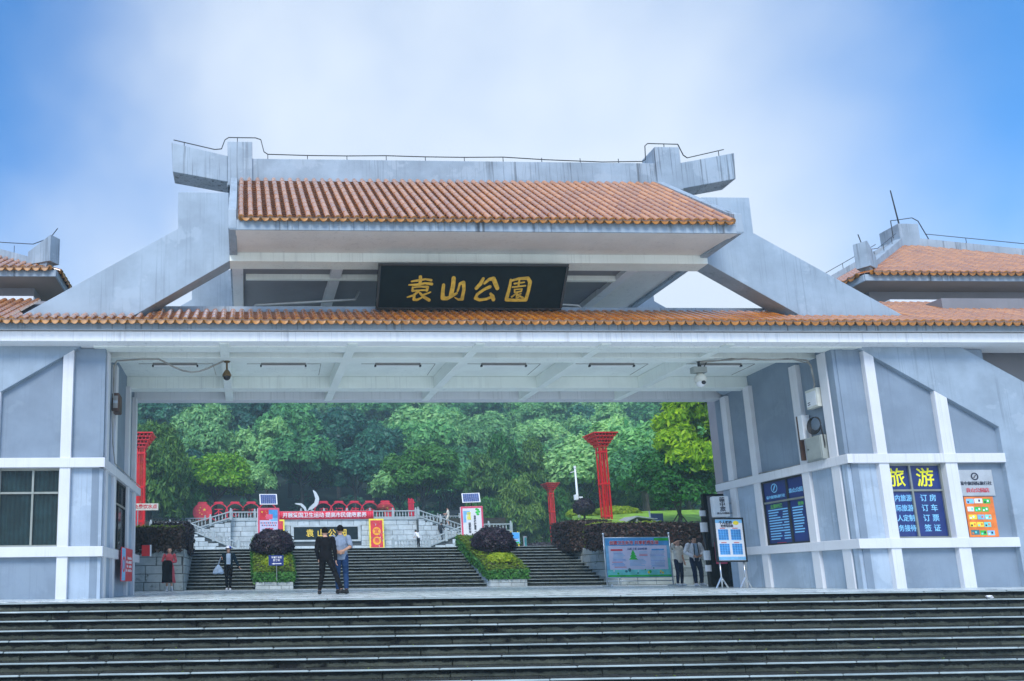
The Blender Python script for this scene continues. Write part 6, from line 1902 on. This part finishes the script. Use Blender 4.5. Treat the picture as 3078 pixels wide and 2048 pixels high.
# man in black walking away, one stride open
person((-3.42, 2.15, 0), R_(-18), 'person in black sweater and black trousers walking towards the stairs, hands at sides',
       base_joints(pelvis=(0, 0, .92), chest=(-.01, .02, 1.25), neck=(-.01, .04, 1.43), head=(-.03, .075, 1.555), look=R_(25),
                   l_sh=(-.19, .03, 1.39), l_el=(-.235, -.02, 1.12), l_wr=(-.20, .06, .87), r_sh=(.175, .02, 1.39), r_el=(.235, -.03, 1.10), r_wr=(.245, .05, .85),
                   l_hip=(-.085, .0, .88), l_kn=(-.13, .10, .48), l_an=(-.19, .02, .085), l_toe=(-.20, .17, .035), r_hip=(.085, 0, .88), r_kn=(.24, -.02, .50), r_an=(.42, -.22, .115), r_toe=(.53, -.12, .035), split=.08),
       dict(skin='skin', hair='short', parts=[longsleeve('cloth_black', .016, 'sweater'), trousers('cloth_black', .012), shoes('shoe_black')]), 1.70)
# man in grey T-shirt, hands behind his back
person((-2.98, 2.55, 0), R_(-6), 'person in grey blue T-shirt and jeans with hands clasped behind the back',
       base_joints(chest=(0, .01, 1.26), neck=(0, .03, 1.45), head=(-.01, .05, 1.575), look=R_(20),
                   l_sh=(-.185, .0, 1.40), l_el=(-.24, -.10, 1.16), l_wr=(-.06, -.19, 1.02), r_sh=(.185, 0, 1.40), r_el=(.245, -.12, 1.16), r_wr=(.03, -.21, 1.04), r_hand=(-1, 0, -.25), l_hand=(1, 0, -.1), r_palm=(0, -1, 0), l_palm=(0, -1, 0),
                   r_kn=(.11, .05, .49), r_an=(.11, -.10, .10), r_toe=(.14, .05, .035)),
       dict(skin='skin_tan', hair='short', parts=[tee('cloth_grey', .018), trousers('jeans', .016), shoes('shoe_black')]), 1.76)
# woman in pink dress holding a dark coat
def dress_extras(t, hp, J):
    b = MB(); n = 28; prof = [(1.0, .165, .125), (.80, .20, .15), (.55, .23, .18), (.36, .275, .22)]
    vs = []
    for z, rx, ry in prof:
        for i in range(n):
            a = 2 * math.pi * i / n; k = 1 + .07 * math.sin(a * 7) * (1.05 - z)
            vs.append((rx * k * math.cos(a) + (.05 * (1 - z) if math.cos(a) < 0 else 0), ry * k * math.sin(a), z - (.04 * math.sin(a * 3) if z < .4 else 0)))
    fs = [(j * n + i, j * n + (i + 1) % n, (j + 1) * n + (i + 1) % n, (j + 1) * n + i) for j in range(3) for i in range(n)]
    b._add(vs, fs); o = b.build('skirt', MAT['cloth_pink'], t, True)
    sd_ = o.modifiers.new('t', 'SOLIDIFY'); sd_.thickness = .006
person((-8.35, 11.0, 0), R_(184), 'person in long pink dress holding a dark coat at the foot of the stairs',
       base_joints(head=(0, .02, 1.575), l_el=(-.25, -.05, 1.15), l_wr=(-.07, .17, 1.10), r_el=(.27, -.04, 1.17), r_wr=(.12, .19, 1.12), l_hand=(1, .2, 0), r_hand=(-1, .2, 0), l_palm=(0, 1, 0), r_palm=(0, 1, 0), build=.88,
                   l_kn=(-.08, .04, .49), l_an=(-.09, -.06, .10), r_kn=(.08, .06, .49), r_an=(.09, .07, .085), r_toe=(.10, .22, .035)),
       dict(skin='skin', hair='pulled', parts=[('dress', ['torso', 'hips', 'upper_arm', 'forearm'], 'cloth_pink', .012, lambda c: c[:, 2] > .92), ('boot', ['foot', 'calf'], 'shoe_white', .008, lambda c: c[:, 2] < .21)]), 1.66, dress_extras)
cb = MB(); n = 22                                   # the dark coat, hanging in folds over her arms
prof = [(1.16, .10, .07), (1.10, .17, .09), (.95, .185, .10), (.70, .165, .10), (.45, .17, .105), (.33, .18, .11)]
vs = []
for z, rx, ry in prof:
    for i in range(n):
        a = 2 * math.pi * i / n; k = 1 + .10 * math.sin(a * 6 + z * 3)
        vs.append((rx * k * math.cos(a), ry * k * math.sin(a), z))
cb._add(vs, [(j * n + i, j * n + (i + 1) % n, (j + 1) * n + (i + 1) % n, (j + 1) * n + i) for j in range(5) for i in range(n)][::1] + [tuple(range(n))])
o = cb.build('folded_coat', MAT['cloth_black'], None, True, loc=(-8.40, 10.72, 0)); o.modifiers.new('t', 'SOLIDIFY').thickness = .008
tag(o, 'dark coat hanging over the arms of the woman in pink', 'coat')
# rider with helmet and carrier bag
def helmet(t, hp, J):
    hd = Vector(J['head'])
    def shell(name, mat, cond, g):
        m_ = MB().ball((0, 0, 0), 1, n=22, k=16)
        v = [(hd.x + x * .128 * g, hd.y - .005 + y * .142 * g, hd.z + .045 + z * .135 * g) for x, y, z in m_.v]
        f = [f_ for f_ in m_.f if all(cond(*m_.v[i]) for i in f_)]
        q = MB(); q._add(v, f); o = q.build(name, MAT[mat], t, True); o.modifiers.new('t', 'SOLIDIFY').thickness = .012
    shell('helmet', 'helmet_blue', lambda x, y, z: z > -.12 and not (y > .3 and z < .12), 1.0)
    shell('helmet_stripe', 'helmet_white', lambda x, y, z: (x > -.45 and z > .15), 1.02)
    b = MB()
    for s in (-1, 1): b.bar((hd.x + s * .10, hd.y + .02, hd.z + .02), (hd.x + s * .03, hd.y + .05, hd.z - .13), .02, .006)
    b.build('chin_strap', MAT['cloth_black'], t)
person((-6.12, 11.2, 0), R_(178), 'person in dark jacket and blue white helmet walking with a carrier bag',
       base_joints(l_el=(-.30, -.02, 1.12), l_wr=(-.42, .08, .92), r_el=(.26, -.05, 1.17), r_wr=(.24, .14, 1.20), r_hand=(0, .2, 1), r_curl=1.3, build=1.0,
                   l_kn=(-.07, .06, .49), l_an=(-.06, .06, .085), l_toe=(-.07, .20, .035), r_kn=(.08, .04, .49), r_an=(.07, -.08, .11), r_toe=(.08, .06, .035)),
       dict(skin='skin', hair='long', parts=[('t_shirt', ['torso', 'hips'], 'cloth_paleblue', .008, lambda c: c[:, 2] > .88), ('jacket', ['torso', 'hips', 'upper_arm', 'forearm'], 'cloth_navy', .022, lambda c: (c[:, 2] > .80) & ~((c[:, 1] > .02) & (np.abs(c[:, 0]) < .075))), trousers('cloth_black', .012), shoes('shoe_white')]), 1.66, helmet)
bg = MB(); n = 16
prof = [(.92, .02, .02), (.84, .09, .05), (.72, .17, .085), (.62, .21, .10), (.585, .20, .095), (.58, .10, .05)]
bg._add([(rx * (1 + .12 * math.sin(5 * 2 * math.pi * i / n + z * 9)) * math.cos(2 * math.pi * i / n), ry * math.sin(2 * math.pi * i / n), z + .02 * math.sin(3 * 2 * math.pi * i / n)) for z, rx, ry in prof for i in range(n)],
        [(j * n + i, j * n + (i + 1) % n, (j + 1) * n + (i + 1) % n, (j + 1) * n + i) for j in range(5) for i in range(n)])
bg.tube([(0, 0, .90), (.05, 0, 1.05), (.10, .02, 1.22)], .008, 5).tube([(0, 0, .90), (.02, -.02, 1.06), (.10, -.0, 1.22)], .008, 5)
o = bg.build('carrier_bag', MAT['cloth_paleblue'], None, True, loc=(-6.50, 11.05, .06)); tag(o, 'pale blue checked carrier bag held by the helmeted rider', 'bag')
# man in white jacket, and the one half hidden behind him
def jacket_extras(t, hp, J):
    b = MB()
    for s in (-1, 1): b.bar((s * .055, .125, 1.43), (s * .075, .148, 1.02), .025, .008)
    b.build('jacket_trim', MAT['cloth_charcoal'], t)
person((10.05, 8.0, 0), R_(172), 'person in open white jacket with dark trim and jeans beside the notice board',
       base_joints(look=R_(20), l_el=(-.28, -.02, 1.15), l_wr=(-.12, .17, 1.03), r_el=(.28, -.03, 1.15), r_wr=(.13, .17, 1.0), l_hand=(.8, .4, -.3), r_hand=(-.8, .4, -.2), l_palm=(0, 1, 0), r_palm=(0, 1, 0), l_curl=1.0, r_curl=1.0,
                   l_kn=(-.12, .07, .49), l_an=(-.17, -.06, .10), l_toe=(-.22, .08, .035), r_kn=(.07, .03, .49), r_an=(.06, .03, .085), r_toe=(.07, .18, .035), split=-.02),
       dict(skin='skin_tan', hair='short', parts=[('shirt', ['torso', 'hips'], 'cloth_paleblue', .009, lambda c: c[:, 2] > .95), ('jacket', ['torso', 'hips', 'upper_arm', 'forearm'], 'cloth_white', .024, lambda c: (c[:, 2] > .83) & ~((c[:, 1] > .03) & (np.abs(c[:, 0]) < .062))), trousers('jeans_dark', .016), shoes('shoe_white')]), 1.72, jacket_extras)
person((9.93, 8.75, 0), R_(196), 'person in cream top with arm raised to brow behind the white jacket',
       base_joints(r_sh=(.185, 0, 1.405), r_el=(.33, .12, 1.50), r_wr=(.12, .16, 1.62), r_hand=(-1, .1, .05), r_palm=(0, 0, -1), r_curl=.2, build=.92),
       dict(skin='skin', hair='short', parts=[tee('cloth_cream', .014), trousers('jeans_dark', .012), shoes('shoe_white')]), 1.66)
# people on the terrace stairs
person((8.85, WY - 4.0, 2.95), R_(30), 'person in white shirt bending by the low balustrade under the wall',
       base_joints(pelvis=(0, -.05, .92), chest=(0, .12, 1.20), neck=(0, .22, 1.36), head=(0, .30, 1.45), l_sh=(-.18, .16, 1.31), r_sh=(.18, .16, 1.31), l_el=(-.2, .28, 1.07), l_wr=(-.1, .45, .98), r_el=(.2, .28, 1.07), r_wr=(.1, .45, .98)),
       dict(skin='skin', hair='short', parts=[longsleeve('cloth_white', .018), trousers('cloth_black', .012), shoes('shoe_black')]), 1.6, None, .016)
person((11.55, WY - 1.2, 3.70), R_(-60), 'person in dark clothes climbing the lower right terrace stairs',
       base_joints(chest=(0, .05, 1.25), neck=(0, .10, 1.43), head=(0, .14, 1.55), l_kn=(-.09, .22, .56), l_an=(-.09, .18, .20), l_toe=(-.09, .32, .15), r_el=(.22, .1, 1.12), r_wr=(.2, .28, 1.0)),
       dict(skin='skin_tan', hair='short', parts=[longsleeve('cloth_charcoal', .014), trousers('cloth_black', .012), shoes('shoe_black')]), 1.62, None, .016)
person((12.55, WY - .30, 5.05), R_(70), 'person in cream shirt and shorts walking on the upper right terrace stairs',
       base_joints(l_el=(-.22, .08, 1.14), l_wr=(-.2, .28, 1.1), r_el=(.22, .05, 1.14), r_wr=(.2, .24, 1.05), l_kn=(-.09, .16, .52), l_an=(-.09, .05, .12), l_toe=(-.09, .2, .07)),
       dict(skin='skin', hair='short', parts=[tee('cloth_cream', .018), ('shorts', ['hips', 'thigh'], 'cloth_cream', .018, None), shoes('shoe_white')]), 1.62, None, .016)

# ------------------------------------------------------------------ damp air over the park
hz = MB().box(-130, 190, -24, 232, -2.4, 75).mesh('haze', [])
hm, hnt, HN, HLk, hb = nodes('haze')
HN.remove(hb)
pv = HN.new('ShaderNodeVolumePrincipled')
pv.inputs['Color'].default_value = (.62, .88, 1.0, 1)
pv.inputs['Density'].default_value = .0012
pv.inputs['Anisotropy'].default_value = .2
HLk.new(pv.outputs[0], HN['Material Output'].inputs['Volume'])
hz.materials.clear(); hz.materials.append(hm)
o = link('haze', hz); o['kind'] = 'stuff'; tag(o, 'pale damp haze over the wooded hill', 'haze')
